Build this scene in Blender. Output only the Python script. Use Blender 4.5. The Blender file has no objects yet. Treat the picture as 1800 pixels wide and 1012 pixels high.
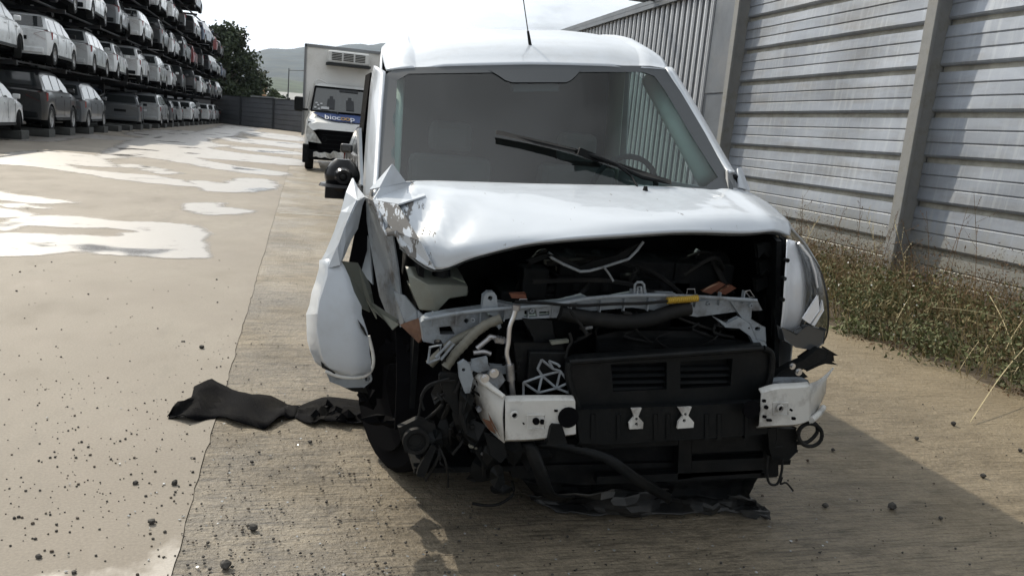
import bpy, math, random
import numpy as np
from mathutils import Vector, Matrix
from mathutils.geometry import tessellate_polygon
R_ = math.radians
random.seed(7)
sc = bpy.context.scene
# ------------------------------------------------------------------ camera
# world: +Y runs down the yard (parallel to the fence), +X to the right, ground z = 0
W0, F0, CX, CY, CH = 1800.0, 1400.0, 900.0, 506.0, 1.42
PSI, PITCH, ROLL = R_(15.36), R_(10.797), R_(5.143)
_f = Vector((math.sin(PSI)*math.cos(PITCH), math.cos(PSI)*math.cos(PITCH), -math.sin(PITCH)))
_r = Vector((math.cos(PSI), -math.sin(PSI), 0))
_u = _r.cross(_f)
RR = _r*math.cos(ROLL)+_u*math.sin(ROLL)
UU = -_r*math.sin(ROLL)+_u*math.cos(ROLL)
cam_d = bpy.data.cameras.new('camera'); cam = bpy.data.objects.new('camera', cam_d)
sc.collection.objects.link(cam); sc.camera = cam
cam_d.sensor_width = 36; cam_d.lens = F0/W0*36; cam_d.clip_start = .05; cam_d.clip_end = 20000
M = Matrix((RR, UU, -_f)).transposed().to_4x4(); M.translation = Vector((0, 0, CH)); cam.matrix_world = M
# ------------------------------------------------------------------ sky, sun, exposure
SUN_AZ, SUN_EL = R_(-26), R_(38.5)       # from +Y towards +X
sd = Vector((math.sin(SUN_AZ)*math.cos(SUN_EL), math.cos(SUN_AZ)*math.cos(SUN_EL), math.sin(SUN_EL)))
sl = bpy.data.lights.new('sun', 'SUN'); so = bpy.data.objects.new('sun', sl); sc.collection.objects.link(so)
sl.energy = 4.2; sl.angle = R_(.7); sl.color = (1, .91, .76)
so.rotation_euler = sd.to_track_quat('Z', 'Y').to_euler()
sc.view_settings.view_transform = 'Standard'; sc.view_settings.look = 'None'
sc.view_settings.exposure = -0.02; sc.view_settings.gamma = 1
wd = bpy.data.worlds.new('World'); sc.world = wd; wd.use_nodes = True
nt = wd.node_tree; nt.nodes.clear()
def N(t, typ, **k):
    n = t.nodes.new(typ)
    for a, b in k.items():
        if a in n.inputs.keys() if isinstance(a, str) else False: n.inputs[a].default_value = b
        else: setattr(n, a, b)
    return n
def L(t, a, b): t.links.new(a, b)
def mathn(t, op, a, b=None, c=None):
    n = t.nodes.new('ShaderNodeMath'); n.operation = op
    for i, x in enumerate((a, b, c)):
        if x is None: continue
        if isinstance(x, (int, float)): n.inputs[i].default_value = x
        else: L(t, x, n.inputs[i])
    return n.outputs[0]
def ramp(t, fac, pts):
    n = t.nodes.new('ShaderNodeValToRGB'); e = n.color_ramp.elements
    while len(e) < len(pts): e.new(.5)
    for i, (p, c) in enumerate(pts):
        e[i].position = p; e[i].color = (c, c, c, 1) if isinstance(c, (int, float)) else (*c, 1)
    L(t, fac, n.inputs[0]); return n.outputs[0]
def mixc(t, fac, a, b, mode='MIX'):
    n = t.nodes.new('ShaderNodeMix'); n.data_type = 'RGBA'; n.blend_type = mode
    for s, x in ((n.inputs[0], fac), (n.inputs[6], a), (n.inputs[7], b)):
        if isinstance(x, (int, float)): s.default_value = x
        elif isinstance(x, tuple): s.default_value = (*x, 1)
        else: L(t, x, s)
    return n.outputs[2]
sky = N(nt, 'ShaderNodeTexSky', sky_type='NISHITA', sun_disc=False, sun_elevation=SUN_EL, sun_rotation=SUN_AZ, dust_density=3.0)
tc = N(nt, 'ShaderNodeTexCoord')
bg1 = N(nt, 'ShaderNodeBackground'); L(nt, sky.outputs[0], bg1.inputs[0]); bg1.inputs[1].default_value = .1
dp = N(nt, 'ShaderNodeVectorMath', operation='DOT_PRODUCT'); L(nt, tc.outputs['Generated'], dp.inputs[0]); dp.inputs[1].default_value = sd
glow = mathn(nt, 'POWER', mathn(nt, 'MAXIMUM', dp.outputs['Value'], 0.0), 4.0)
mp = N(nt, 'ShaderNodeMapping'); mp.inputs['Scale'].default_value = (1, 1, 3.2); L(nt, tc.outputs['Generated'], mp.inputs[0])
cn = N(nt, 'ShaderNodeTexNoise'); cn.inputs['Scale'].default_value = 3.4; cn.inputs['Detail'].default_value = 7; cn.inputs['Roughness'].default_value = .55
L(nt, mp.outputs[0], cn.inputs['Vector'])
cl = ramp(nt, cn.outputs[0], [(.33, .42), (.46, .86), (.62, 1.15)])
stren = mathn(nt, 'MULTIPLY', cl, mathn(nt, 'ADD', mathn(nt, 'MULTIPLY', glow, 2.1), .86))
bg2 = N(nt, 'ShaderNodeBackground'); bg2.inputs[0].default_value = (.93, .97, 1, 1); L(nt, stren, bg2.inputs[1])
mx = N(nt, 'ShaderNodeMixShader'); L(nt, ramp(nt, cn.outputs[0], [(.34, 1.0), (.62, .82)]), mx.inputs[0])
L(nt, bg1.outputs[0], mx.inputs[1]); L(nt, bg2.outputs[0], mx.inputs[2])
wo = N(nt, 'ShaderNodeOutputWorld'); L(nt, mx.outputs[0], wo.inputs[0])

# ------------------------------------------------------------------ helpers
def ray(px, py): return RR*((px-CX)/F0) - UU*((py-CY)/F0) + _f
CO = Vector((0, 0, CH))
def PY(px, py, Y): d = ray(px, py); return CO + d*(Y/d.y)
def PX(px, py, X): d = ray(px, py); return CO + d*(X/d.x)
def PZ(px, py, z=0.0): d = ray(px, py); return CO + d*((z-CH)/d.z)
def pts(lst, Y=None): return [PY(p[0], p[1], p[2] if len(p) > 2 else Y) for p in lst]

class MB:
    def __init__(s): s.v = []; s.f = []; s.mi = []
    def add(s, vs, fs, m=0):
        n = len(s.v); s.v += [tuple(v) for v in vs]; s.f += [tuple(i+n for i in f) for f in fs]; s.mi += [m]*len(fs); return s
    def box(s, c, d, rz=0, m=0, rot=None):
        R3 = rot if rot is not None else Matrix.Rotation(rz, 3, 'Z')
        vs = [Vector(c)+R3@Vector((x*d[0]/2, y*d[1]/2, z*d[2]/2)) for x in (-1, 1) for y in (-1, 1) for z in (-1, 1)]
        return s.add(vs, [(0, 1, 3, 2), (4, 6, 7, 5), (0, 4, 5, 1), (2, 3, 7, 6), (0, 2, 6, 4), (1, 5, 7, 3)], m)
    def grid(s, rows, m=0, closed=False):
        a, b = len(rows), len(rows[0]); vs = [p for r in rows for p in r]
        fs = [(i*b+j, i*b+(j+1) % b, (i+1)*b+(j+1) % b, (i+1)*b+j) for i in range(a-1) for j in range(b if closed else b-1)]
        return s.add(vs, fs, m)
    def tube(s, path, r, n=8, m=0, cap=True):
        path = [Vector(p) for p in path]; k = len(path); rs = r if isinstance(r, (list, tuple)) else [r]*k
        rows = []; up = Vector((.13, .21, .97))
        for i, p in enumerate(path):
            t = (path[min(i+1, k-1)]-path[max(i-1, 0)])
            if t.length < 1e-9: t = Vector((0, 0, 1))
            t.normalize(); a = t.cross(up)
            if a.length < .05: a = t.cross(Vector((1, 0, 0)))
            a.normalize(); b = t.cross(a)
            rows.append([p+(a*math.cos(q)+b*math.sin(q))*rs[i] for q in [2*math.pi*j/n for j in range(n)]])
        s.grid(rows, m, True)
        if cap:
            s.add(rows[0], [tuple(range(n))], m); s.add(rows[-1], [tuple(range(n))[::-1]], m)
        return s
    def disc(s, c, ax, r0, r1, n=20, m=0, hole=0.0):
        c = Vector(c); ax = Vector(ax); h = ax.length; t = ax.normalized()
        a = t.cross(Vector((.1, .2, 1))).normalized(); b = t.cross(a)
        ring = lambda cc, r: [cc+(a*math.cos(q)+b*math.sin(q))*r for q in [2*math.pi*j/n for j in range(n)]]
        if hole: s.grid([ring(c, hole), ring(c, r0), ring(c+ax, r1), ring(c+ax, hole), ring(c, hole)], m, True)
        else:
            s.grid([ring(c, r0), ring(c+ax, r1)], m, True)
            s.add(ring(c, r0), [tuple(range(n))[::-1]], m); s.add(ring(c+ax, r1), [tuple(range(n))], m)
        return s
    def prism(s, poly, off, m=0, holes=()):
        off = Vector(off); loops = [[Vector(p) for p in poly]]+[[Vector(p) for p in h] for h in holes]
        tri = tessellate_polygon(loops); allp = [p for l in loops for p in l]; n = len(allp)
        vs = allp+[p+off for p in allp]; fs = [tuple(t) for t in tri]+[tuple(i+n for i in t)[::-1] for t in tri]
        k = 0
        for l in loops:
            q = len(l)
            fs += [(k+i, k+(i+1) % q, k+(i+1) % q+n, k+i+n) for i in range(q)]; k += q
        return s.add(vs, fs, m)
    def build(s, name, mats, parent=None, smooth=False, bevel=0, solid=0, sub=0, ang=40):
        me = bpy.data.meshes.new(name); me.from_pydata(s.v, [], s.f); me.validate()
        for m in (mats if isinstance(mats, (list, tuple)) else [mats]): me.materials.append(m)
        if len(me.polygons) == len(s.mi): me.polygons.foreach_set('material_index', s.mi)
        o = bpy.data.objects.new(name, me); sc.collection.objects.link(o)
        if smooth:
            me.polygons.foreach_set('use_smooth', [True]*len(me.polygons))
            try: me.set_sharp_from_angle(angle=R_(ang))
            except Exception: pass
        if sub: q = o.modifiers.new('sub', 'SUBSURF'); q.levels = q.render_levels = sub
        if solid: q = o.modifiers.new('solid', 'SOLIDIFY'); q.thickness = solid; q.offset = 0
        if bevel: q = o.modifiers.new('bevel', 'BEVEL'); q.width = bevel; q.segments = 2; q.limit_method = 'ANGLE'
        if parent is not None:
            o.parent = parent
            if 'base' in parent: o.matrix_parent_inverse = Matrix.Translation(parent['base']).inverted()
        return o
def tag(o, label=None, cat=None, group=None, kind=None):
    if label: o['label'] = label
    if cat: o['category'] = cat
    if group: o['group'] = group
    if kind: o['kind'] = kind
    return o
BASES = []
def empty(name, loc=(0, 0, 0), label=None, cat=None, group=None):
    o = bpy.data.objects.new(name, None); sc.collection.objects.link(o); o.location = loc
    if Vector(loc).length > 0: o['base'] = tuple(loc); BASES.append(o)
    o.empty_display_size = .2
    return tag(o, label, cat, group)
def cr(ps, n=6, closed=False):          # Catmull-Rom through points
    ps = [Vector(p) for p in ps]; k = len(ps); out = []
    for i in range(k if closed else k-1):
        g = (lambda j: ps[j % k]) if closed else (lambda j: ps[min(max(j, 0), k-1)])
        a, b, c, d = g(i-1), g(i), g(i+1), g(i+2)
        for j in range(n):
            t = j/n
            out.append(.5*((2*b)+(c-a)*t+(2*a-5*b+4*c-d)*t*t+(3*b-a-3*c+d)*t**3))
    if not closed: out.append(ps[-1])
    return out
def smooth_rows(rows, nu=4, nv=4):
    r1 = [cr(r, nu) for r in rows]
    cols = [cr([r[j] for r in r1], nv) for j in range(len(r1[0]))]
    return [[c[i] for c in cols] for i in range(len(cols[0]))]

# ------------------------------------------------------------------ materials
def mat(name, col, rough=.5, metal=0, coat=0, var=0, vscale=8, dirt=None, dirt_s=3, dirt_a=.5, bump=0, bscale=60, spec=.5, rvar=0, trans=0, ior=1.45, stretch=None):
    m = bpy.data.materials.new(name); m.use_nodes = True; t = m.node_tree
    b = t.nodes['Principled BSDF']; b.inputs['Base Color'].default_value = (*col, 1)
    b.inputs['Roughness'].default_value = rough; b.inputs['Metallic'].default_value = metal
    b.inputs['Coat Weight'].default_value = coat; b.inputs['Coat Roughness'].default_value = .06
    b.inputs['Specular IOR Level'].default_value = spec; b.inputs['Transmission Weight'].default_value = trans; b.inputs['IOR'].default_value = ior
    c = None
    if name == 'galvanised_sheet': var = var
    if var or dirt or bump or rvar:
        tcn = N(t, 'ShaderNodeTexCoord'); vec = tcn.outputs['Object']
        if stretch:
            mpn = N(t, 'ShaderNodeMapping'); mpn.inputs['Scale'].default_value = stretch; L(t, vec, mpn.inputs[0]); vec = mpn.outputs[0]
        def noise(s, d=5, r=.6):
            n = N(t, 'ShaderNodeTexNoise'); n.inputs['Scale'].default_value = s; n.inputs['Detail'].default_value = d; n.inputs['Roughness'].default_value = r
            L(t, vec, n.inputs['Vector']); return n.outputs[0]
        if var:
            v = ramp(t, noise(vscale), [(.3, 1-var), (.7, 1+var)]); c = mixc(t, 1.0, col, v, 'MULTIPLY')
        if dirt:
            f = mathn(t, 'MULTIPLY', ramp(t, noise(dirt_s, 8, .7), [(.48, 0.0), (.68, 1.0)]), dirt_a)
            c = mixc(t, f, c if c is not None else col, dirt)
        if c is not None: L(t, c, b.inputs['Base Color'])
        if rvar: L(t, ramp(t, noise(vscale*.7), [(.3, max(0, rough-rvar)), (.7, min(1, rough+rvar))]), b.inputs['Roughness'])
        if bump:
            bn = N(t, 'ShaderNodeBump'); bn.inputs['Strength'].default_value = bump; bn.inputs['Distance'].default_value = .01
            L(t, noise(bscale, 4), bn.inputs['Height']); L(t, bn.outputs[0], b.inputs['Normal'])
    return m
def glassmat(name, tint, gloss=.04, f=1.0, veil=0.0):
    m = bpy.data.materials.new(name); m.use_nodes = True; t = m.node_tree; t.nodes.clear()
    tr = N(t, 'ShaderNodeBsdfTransparent'); tr.inputs[0].default_value = (*tint, 1)
    g = N(t, 'ShaderNodeBsdfGlossy'); g.inputs['Roughness'].default_value = gloss
    gg = N(t, 'ShaderNodeNewGeometry'); dq = N(t, 'ShaderNodeVectorMath', operation='DOT_PRODUCT'); L(t, gg.outputs['Incoming'], dq.inputs[0]); L(t, gg.outputs['Normal'], dq.inputs[1])
    fro = mathn(t, 'ADD', mathn(t, 'MULTIPLY', mathn(t, 'POWER', mathn(t, 'SUBTRACT', 1.0, mathn(t, 'ABSOLUTE', dq.outputs['Value'])), 5.0), .9), .05)
    mx = N(t, 'ShaderNodeMixShader'); L(t, mathn(t, 'MINIMUM', mathn(t, 'MULTIPLY', fro, f), .95), mx.inputs[0]); L(t, tr.outputs[0], mx.inputs[1]); L(t, g.outputs[0], mx.inputs[2])
    last = mx.outputs[0]
    if veil:      # a film of dust on the pane
        d = N(t, 'ShaderNodeBsdfDiffuse'); d.inputs[0].default_value = (.5, .5, .47, 1); m2 = N(t, 'ShaderNodeMixShader'); m2.inputs[0].default_value = veil
        L(t, last, m2.inputs[1]); L(t, d.outputs[0], m2.inputs[2]); last = m2.outputs[0]
    L(t, last, N(t, 'ShaderNodeOutputMaterial').inputs[0]); return m
m_white = mat('white_paint', (.49, .53, .58), .35, coat=.5, dirt=(.3, .29, .27), dirt_s=4, dirt_a=.3, bump=.12, bscale=6)
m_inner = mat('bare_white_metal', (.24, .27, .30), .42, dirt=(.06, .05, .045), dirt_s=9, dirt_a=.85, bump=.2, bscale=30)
m_beam = mat('beam_white_metal', (.56, .56, .54), .4, dirt=(.1, .08, .07), dirt_s=7, dirt_a=.7, bump=.25, bscale=22)
m_rust = mat('rusty_metal', (.13, .07, .045), .8, var=.4, vscale=20)
m_steel = mat('steel', (.35, .35, .36), .35, metal=.8, dirt=(.05, .05, .05), dirt_s=10, dirt_a=.7)
m_alu = mat('aluminium', (.65, .65, .66), .3, metal=.9)
m_blackp = mat('black_plastic', (.005, .0062, .0072), .5, spec=.22, var=.3, vscale=6, dirt=(.022, .021, .02), dirt_s=7, dirt_a=.4, bump=.15, bscale=40)
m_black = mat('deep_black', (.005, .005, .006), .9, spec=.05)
m_bay = mat('engine_bay_black', (.004, .005, .006), .6, spec=.15, dirt=(.022, .022, .022), dirt_s=8, dirt_a=.5)
m_rub = mat('rubber', (.009, .0095, .010), .7, spec=.25, dirt=(.04, .038, .035), dirt_s=6, dirt_a=.35)
m_tray = mat('scuffed_grey_plastic', (.02, .021, .022), .42, spec=.5, dirt=(.07, .065, .055), dirt_s=6, dirt_a=.5)
m_frit = mat('glass_border', (.03, .036, .042), .4, spec=.4)
m_seal = mat('grey_trim', (.2, .21, .22), .5)
m_glass = glassmat('windscreen_glass', (.52, .64, .64), .02, .75, .01)
m_sglass = glassmat('side_glass', (.7, .78, .74), .02, 1.0, .03)
m_lens = glassmat('lamp_lens', (.96, .97, .98), .04, .8)
m_tank = mat('translucent_plastic', (.17, .18, .155), .4, trans=0, dirt=(.12, .11, .08), dirt_s=5, dirt_a=.5)
m_hose = mat('pale_hose', (.15, .145, .12), .55, dirt=(.06, .06, .05), dirt_s=9, dirt_a=.6)
m_yellow = mat('yellow_plastic', (.45, .3, .04), .5)
m_orange = mat('orange_plastic', (.12, .04, .02), .6)
m_chrome = mat('chrome', (.86, .88, .92), .25, metal=.08, bump=.25, bscale=9, coat=.5)
m_darklamp = mat('dark_lamp', (.05, .055, .06), .25, coat=.6)
m_cabin = mat('cabin_grey', (.022, .028, .032), .85)
m_trim = mat('pale_cabin_trim', (.55, .6, .55), .8)

# scraped hood paint: grey bare areas near the left edge of the bonnet
def hood_material():
    m = mat('scraped_white_paint', (.48, .52, .57), .35, coat=.5)
    t = m.node_tree; b = t.nodes['Principled BSDF']; g = N(t, 'ShaderNodeNewGeometry')
    sx = N(t, 'ShaderNodeSeparateXYZ'); L(t, g.outputs['Position'], sx.inputs[0])
    n = N(t, 'ShaderNodeTexNoise'); n.inputs['Scale'].default_value = 11; n.inputs['Detail'].default_value = 8; n.inputs['Roughness'].default_value = .62
    mpn = N(t, 'ShaderNodeMapping'); mpn.inputs['Scale'].default_value = (3.2, .7, 1.4); mpn.inputs['Rotation'].default_value = (0, 0, -.6); L(t, g.outputs['Position'], mpn.inputs[0]); L(t, mpn.outputs[0], n.inputs['Vector'])
    # distance from the left edge line
    edge = ramp(t, mathn(t, 'ADD', sx.outputs[0], mathn(t, 'MULTIPLY', mathn(t, 'SUBTRACT', sx.outputs[1], 2.6), .12)), [(.36, .24), (.50, -.0)])
    s = mathn(t, 'ADD', n.outputs[0], edge)
    f = ramp(t, s, [(.68, 0.0), (.70, 1.0)])
    n2 = N(t, 'ShaderNodeTexNoise'); n2.inputs['Scale'].default_value = 35; n2.inputs['Detail'].default_value = 6; L(t, g.outputs['Position'], n2.inputs['Vector'])
    sp = ramp(t, n2.outputs[0], [(.77, 0.0), (.80, .8)])
    c = mixc(t, f, (.48, .52, .57), (.15, .145, .14)); c = mixc(t, sp, c, (.16, .155, .15)); L(t, c, b.inputs['Base Color'])
    L(t, ramp(t, f, [(0, .3), (1, .8)]), b.inputs['Roughness']); L(t, ramp(t, f, [(0, .6), (1, 0.0)]), b.inputs['Coat Weight'])
    nb = N(t, 'ShaderNodeTexNoise'); nb.inputs['Scale'].default_value = 5; nb.inputs['Detail'].default_value = 2; L(t, g.outputs['Position'], nb.inputs['Vector'])
    bn = N(t, 'ShaderNodeBump'); bn.inputs['Strength'].default_value = .25; bn.inputs['Distance'].default_value = .02; L(t, nb.outputs[0], bn.inputs['Height']); L(t, bn.outputs[0], b.inputs['Normal']); L(t, bn.outputs[0], b.inputs['Coat Normal'])
    return m
m_hood = hood_material()

def concrete(name, rough_kind):
    m = bpy.data.materials.new(name); m.use_nodes = True; t = m.node_tree; b = t.nodes['Principled BSDF']
    g = N(t, 'ShaderNodeNewGeometry'); pos = g.outputs['Position']
    def noise(s, d=6, r=.6, sc_=None):
        v = pos
        if sc_: q = N(t, 'ShaderNodeMapping'); q.inputs['Scale'].default_value = sc_; L(t, v, q.inputs[0]); v = q.outputs[0]
        n = N(t, 'ShaderNodeTexNoise'); n.inputs['Scale'].default_value = s; n.inputs['Detail'].default_value = d; n.inputs['Roughness'].default_value = r
        L(t, v, n.inputs['Vector']); return n.outputs[0]
    big = noise(.35, 5, .6); mid = noise(2.2, 7, .65, (1, .45, 1)); fine = noise(90, 4, .7)
    if rough_kind == 'smooth':
        c = mixc(t, ramp(t, big, [(.35, 0.0), (.65, 1.0)]), (.2, .175, .143), (.262, .235, .195))
        c = mixc(t, ramp(t, mid, [(.45, 0.0), (.6, .6)]), c, (.165, .138, .106))
        c = mixc(t, 1.0, c, ramp(t, fine, [(.3, .82), (.7, 1.16)]), 'MULTIPLY')
        c = mixc(t, ramp(t, noise(230, 2, .6), [(.66, 0.0), (.72, .55)]), c, (.07, .062, .052))
        c = mixc(t, ramp(t, noise(.8, 8, .75, (1, .3, 1)), [(.52, 0.0), (.7, .55)]), c, (.12, .105, .088))
        L(t, ramp(t, mid, [(.35, .8), (.65, .62)]), b.inputs['Roughness']); b.inputs['Specular IOR Level'].default_value = .3
        h = mathn(t, 'ADD', mathn(t, 'MULTIPLY', fine, .35), mathn(t, 'MULTIPLY', noise(14, 5), .5)); st, di = .22, .004
    else:
        gr = noise(1, 5, .75, (5, 75, 5)); agg = N(t, 'ShaderNodeTexVoronoi'); agg.inputs['Scale'].default_value = 95; L(t, pos, agg.inputs['Vector'])
        pat = noise(.9, 6, .65)
        c = mixc(t, ramp(t, pat, [(.38, 0.0), (.62, 1.0)]), (.165, .138, .1), (.275, .23, .165))
        c = mixc(t, 1.0, c, ramp(t, gr, [(.36, .35), (.47, .95), (.7, 1.2)]), 'MULTIPLY')
        c = mixc(t, 1.0, c, ramp(t, fine, [(.3, .75), (.7, 1.25)]), 'MULTIPLY')
        c = mixc(t, 1.0, c, ramp(t, noise(1, 6, .72, (3, 13, 1)), [(.36, .62), (.5, 1.0), (.66, 1.12)]), 'MULTIPLY')
        c = mixc(t, ramp(t, noise(5, 8, .75), [(.54, 0.0), (.64, .5)]), c, (.085, .072, .055))
        # green-brown damp growth along the verge
        sx = N(t, 'ShaderNodeSeparateXYZ'); L(t, pos, sx.inputs[0])
        edge = ramp(t, mathn(t, 'ADD', mathn(t, 'MULTIPLY', sx.outputs[0], .2), mathn(t, 'MULTIPLY', mathn(t, 'SUBTRACT', noise(2.5, 6, .7), .5), .35)), [(.40, 0.0), (.95, .6)])
        c = mixc(t, edge, c, (.235, .18, .10))
        L(t, ramp(t, noise(1.3, 6, .6), [(.4, .38), (.62, .65)]), b.inputs['Roughness']); b.inputs['Specular IOR Level'].default_value = .4
        h = mathn(t, 'ADD', mathn(t, 'MULTIPLY', gr, .9), mathn(t, 'ADD', mathn(t, 'MULTIPLY', fine, .45), mathn(t, 'MULTIPLY', noise(38, 4, .6), 1.1))); st, di = 1.0, .013
    # damp, shinier concrete towards the near left
    sy = N(t, 'ShaderNodeSeparateXYZ'); L(t, pos, sy.inputs[0]); nd = noise(1.4, 7, .65)
    dm = mathn(t, 'SUBTRACT', mathn(t, 'ADD', 2.75, mathn(t, 'MULTIPLY', mathn(t, 'SUBTRACT', nd, .5), 1.3)), mathn(t, 'ADD', sy.outputs[1], mathn(t, 'MULTIPLY', mathn(t, 'ABSOLUTE', mathn(t, 'ADD', sy.outputs[0], .15)), .55)))
    if rough_kind != 'smooth': dm = mathn(t, 'ADD', dm, mathn(t, 'MULTIPLY', mathn(t, 'SUBTRACT', .55, sy.outputs[0]), .9))
    dm = ramp(t, dm, [(.0, 0.0), (.12 if rough_kind == 'smooth' else .6, 1.0)])
    rl = b.inputs['Roughness'].links[0].from_socket; rn = mathn(t, 'ADD', mathn(t, 'MULTIPLY', rl, mathn(t, 'SUBTRACT', 1.0, dm)), mathn(t, 'MULTIPLY', dm, .47)); L(t, rn, b.inputs['Roughness'])
    L(t, mathn(t, 'ADD', .3, mathn(t, 'MULTIPLY', dm, .5)), b.inputs['Specular IOR Level'])
    L(t, c, b.inputs['Base Color'])
    bn = N(t, 'ShaderNodeBump'); bn.inputs['Strength'].default_value = st; bn.inputs['Distance'].default_value = di
    L(t, h, bn.inputs['Height']); L(t, bn.outputs[0], b.inputs['Normal']); return m
m_slab = concrete('smooth_concrete', 'smooth'); m_rough = concrete('broomed_concrete', 'rough')
def water_mat():
    m = mat('puddle_water', (.14, .125, .11), .4, ior=1.75, spec=1.0); t = m.node_tree; b = t.nodes['Principled BSDF']
    g = N(t, 'ShaderNodeNewGeometry'); n = N(t, 'ShaderNodeTexNoise'); n.inputs['Scale'].default_value = 170; n.inputs['Detail'].default_value = 3; L(t, g.outputs['Position'], n.inputs['Vector'])
    n2 = N(t, 'ShaderNodeTexNoise'); n2.inputs['Scale'].default_value = .55; n2.inputs['Detail'].default_value = 4; L(t, g.outputs['Position'], n2.inputs['Vector'])
    L(t, ramp(t, n2.outputs[0], [(.34, .1), (.40, .42)]), b.inputs['Roughness'])
    bn = N(t, 'ShaderNodeBump'); bn.inputs['Strength'].default_value = .35; bn.inputs['Distance'].default_value = .003; L(t, n.outputs[0], bn.inputs['Height']); L(t, bn.outputs[0], b.inputs['Normal'])
    return m
m_water = water_mat()

# ------------------------------------------------------------------ ground
def sheet(name, x0, x1, y0, y1, z, m, kind='structure'):
    o = MB().add([(x0, y0, z), (x1, y0, z), (x1, y1, z), (x0, y1, z)], [(0, 1, 2, 3)]).build(name, m); return tag(o, kind=kind)
m_earth = mat('earth', (.09, .075, .05), .95, var=.4, vscale=1.5)
sheet('ground', -6000, 6000, -200, 9000, -.03, m_earth)
# yard slab with an irregular edge against the broomed strip
JX = -.345
edge = []
y = -4.0
while y < 95: edge.append((JX+(random.uniform(-.006, .006) if y > 2.2 else random.uniform(-.03, .02)), y, 0)); y += .09 if y < 8 else .6
mb = MB(); rows = [[(-60, p[1], 0), p] for p in edge]; mb.grid(rows); tag(mb.build('yard_slab', m_slab), kind='structure')
mb = MB(); ve = []
for p in edge: ve.append([(p[0]+random.uniform(.001, .004), p[1], -.004), (4.72+.06*math.sin(p[1]*1.7)+random.uniform(-.05, .05), p[1], -.004)])
mb.grid(ve); tag(mb.build('driveway', m_rough), kind='structure')
mb = MB(); mb.grid([[(JX-.05, -4, -.012), (JX+.06, -4, -.012)], [(JX-.05, 95, -.012), (JX+.06, 95, -.012)]]); tag(mb.build('joint_gap_ground', mat('joint_dirt', (.07, .058, .045), .9)), kind='structure')
sheet('verge_soil', 4.5, 30, -4, 95, -.014, mat('verge_soil', (.07, .052, .032), .95, var=.5, vscale=9, bump=.6, bscale=50))
# faint painted lines across the strip
m_line = mat('worn_line_paint', (.5, .49, .45), .7, dirt=(.2, .17, .13), dirt_s=14, dirt_a=1.0)
mb = MB()
for (yy, w) in ((12.2, .05), (24.4, .07)): mb.add([(JX+.05, yy, 0), (4.4, yy, 0), (4.4, yy+w, 0), (JX+.05, yy+w, 0)], [(0, 1, 2, 3)])
tag(mb.build('ground_line_marking', m_line), kind='structure')
Zm = lambda l: [(x/2.977, 180+y/2.977) for x, y in l]
PUD = [
 [(0, 660), (100, 610), (200, 597), (400, 600), (640, 628), (830, 630), (1000, 650), (1050, 680), (1030, 745), (1080, 800), (1000, 808), (850, 805), (600, 790), (380, 770), (200, 790), (0, 797), (-120, 790), (-120, 700), (0, 688), (200, 690), (600, 705), (680, 690), (740, 675), (600, 655), (300, 645), (100, 640), (20, 664)],
 [(1030, 412), (1200, 425), (1270, 402), (1380, 405), (1418, 440), (1340, 462), (1180, 467), (1090, 455)],
 [(985, 540), (1040, 528), (1150, 530), (1120, 545), (1250, 560), (1280, 570), (1200, 582), (1080, 583), (1020, 565)],
 [(-100, 300), (0, 290), (130, 262), (250, 258), (450, 275), (550, 320), (520, 335), (330, 320), (380, 345), (600, 370), (800, 385), (1020, 430), (1000, 437), (700, 410), (450, 370), (200, 335), (0, 322), (-100, 318)],
 [(540, 290), (620, 245), (760, 190), (930, 172), (1100, 150), (1240, 118), (1330, 132), (1240, 150), (1180, 175), (1060, 190), (1100, 215), (1180, 225), (1060, 235), (1200, 260), (1550, 300), (1550, 328), (1200, 300), (1000, 290), (1200, 330), (1350, 350), (1490, 372), (1400, 378), (1200, 355), (1000, 320), (800, 290), (650, 284)],
 [(1200, 185), (1400, 200), (1548, 215), (1545, 238), (1400, 222), (1240, 205)], [(1290, 150), (1400, 160), (1545, 180), (1545, 200), (1380, 180)], [(1240, 236), (1400, 243), (1548, 262), (1540, 272), (1330, 255)],
 [(-60, 465), (0, 472), (180, 500), (350, 520), (200, 525), (0, 505), (-60, 500)], [(-60, 552), (0, 558), (100, 575), (150, 590), (0, 600), (-60, 600)],
 [(0, 140), (200, 150), (400, 160), (600, 178), (750, 195), (520, 192), (420, 178), (250, 200), (60, 196), (0, 180)], [(700, 165), (860, 148), (1000, 152), (880, 172), (820, 186)],
 [(660, 330), (700, 326), (725, 332), (690, 340)], [(730, 337), (770, 337), (775, 343), (740, 343)], [(780, 348), (840, 350), (850, 357), (800, 358)], [(40, 535), (110, 533), (215, 553), (150, 548), (60, 548)], [(830, 368), (890, 363), (900, 368), (850, 373)]]
def puddle(P):
    q = cr([PZ(x, y, .004) for x, y in Zm(P)], 7, True); k = len(q)
    ar = sum(q[i].x*q[(i+1) % k].y-q[(i+1) % k].x*q[i].y for i in range(k)); sg = 1 if ar > 0 else -1
    out = []
    for i in range(k):
        t_ = q[(i+1) % k]-q[i-1]; n_ = Vector((t_.y, -t_.x, 0))*sg
        if n_.length > 1e-9: n_.normalize()
        out.append(Vector((q[i].x, q[i].y, .0035))+n_*(.02*q[i].y))
    mb = MB(); mb.add(q, tessellate_polygon([q])); mb.add(q+out, [(i, (i+1) % k, k+(i+1) % k, k+i) for i in range(k)])
    o = mb.build('puddle', m_water); at = o.data.attributes.new('wet', 'FLOAT', 'POINT'); n = len(o.data.vertices)
    at.data.foreach_set('value', [1.0]*(2*k)+[0.0]*(n-2*k)); tag(o, kind='structure')
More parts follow.
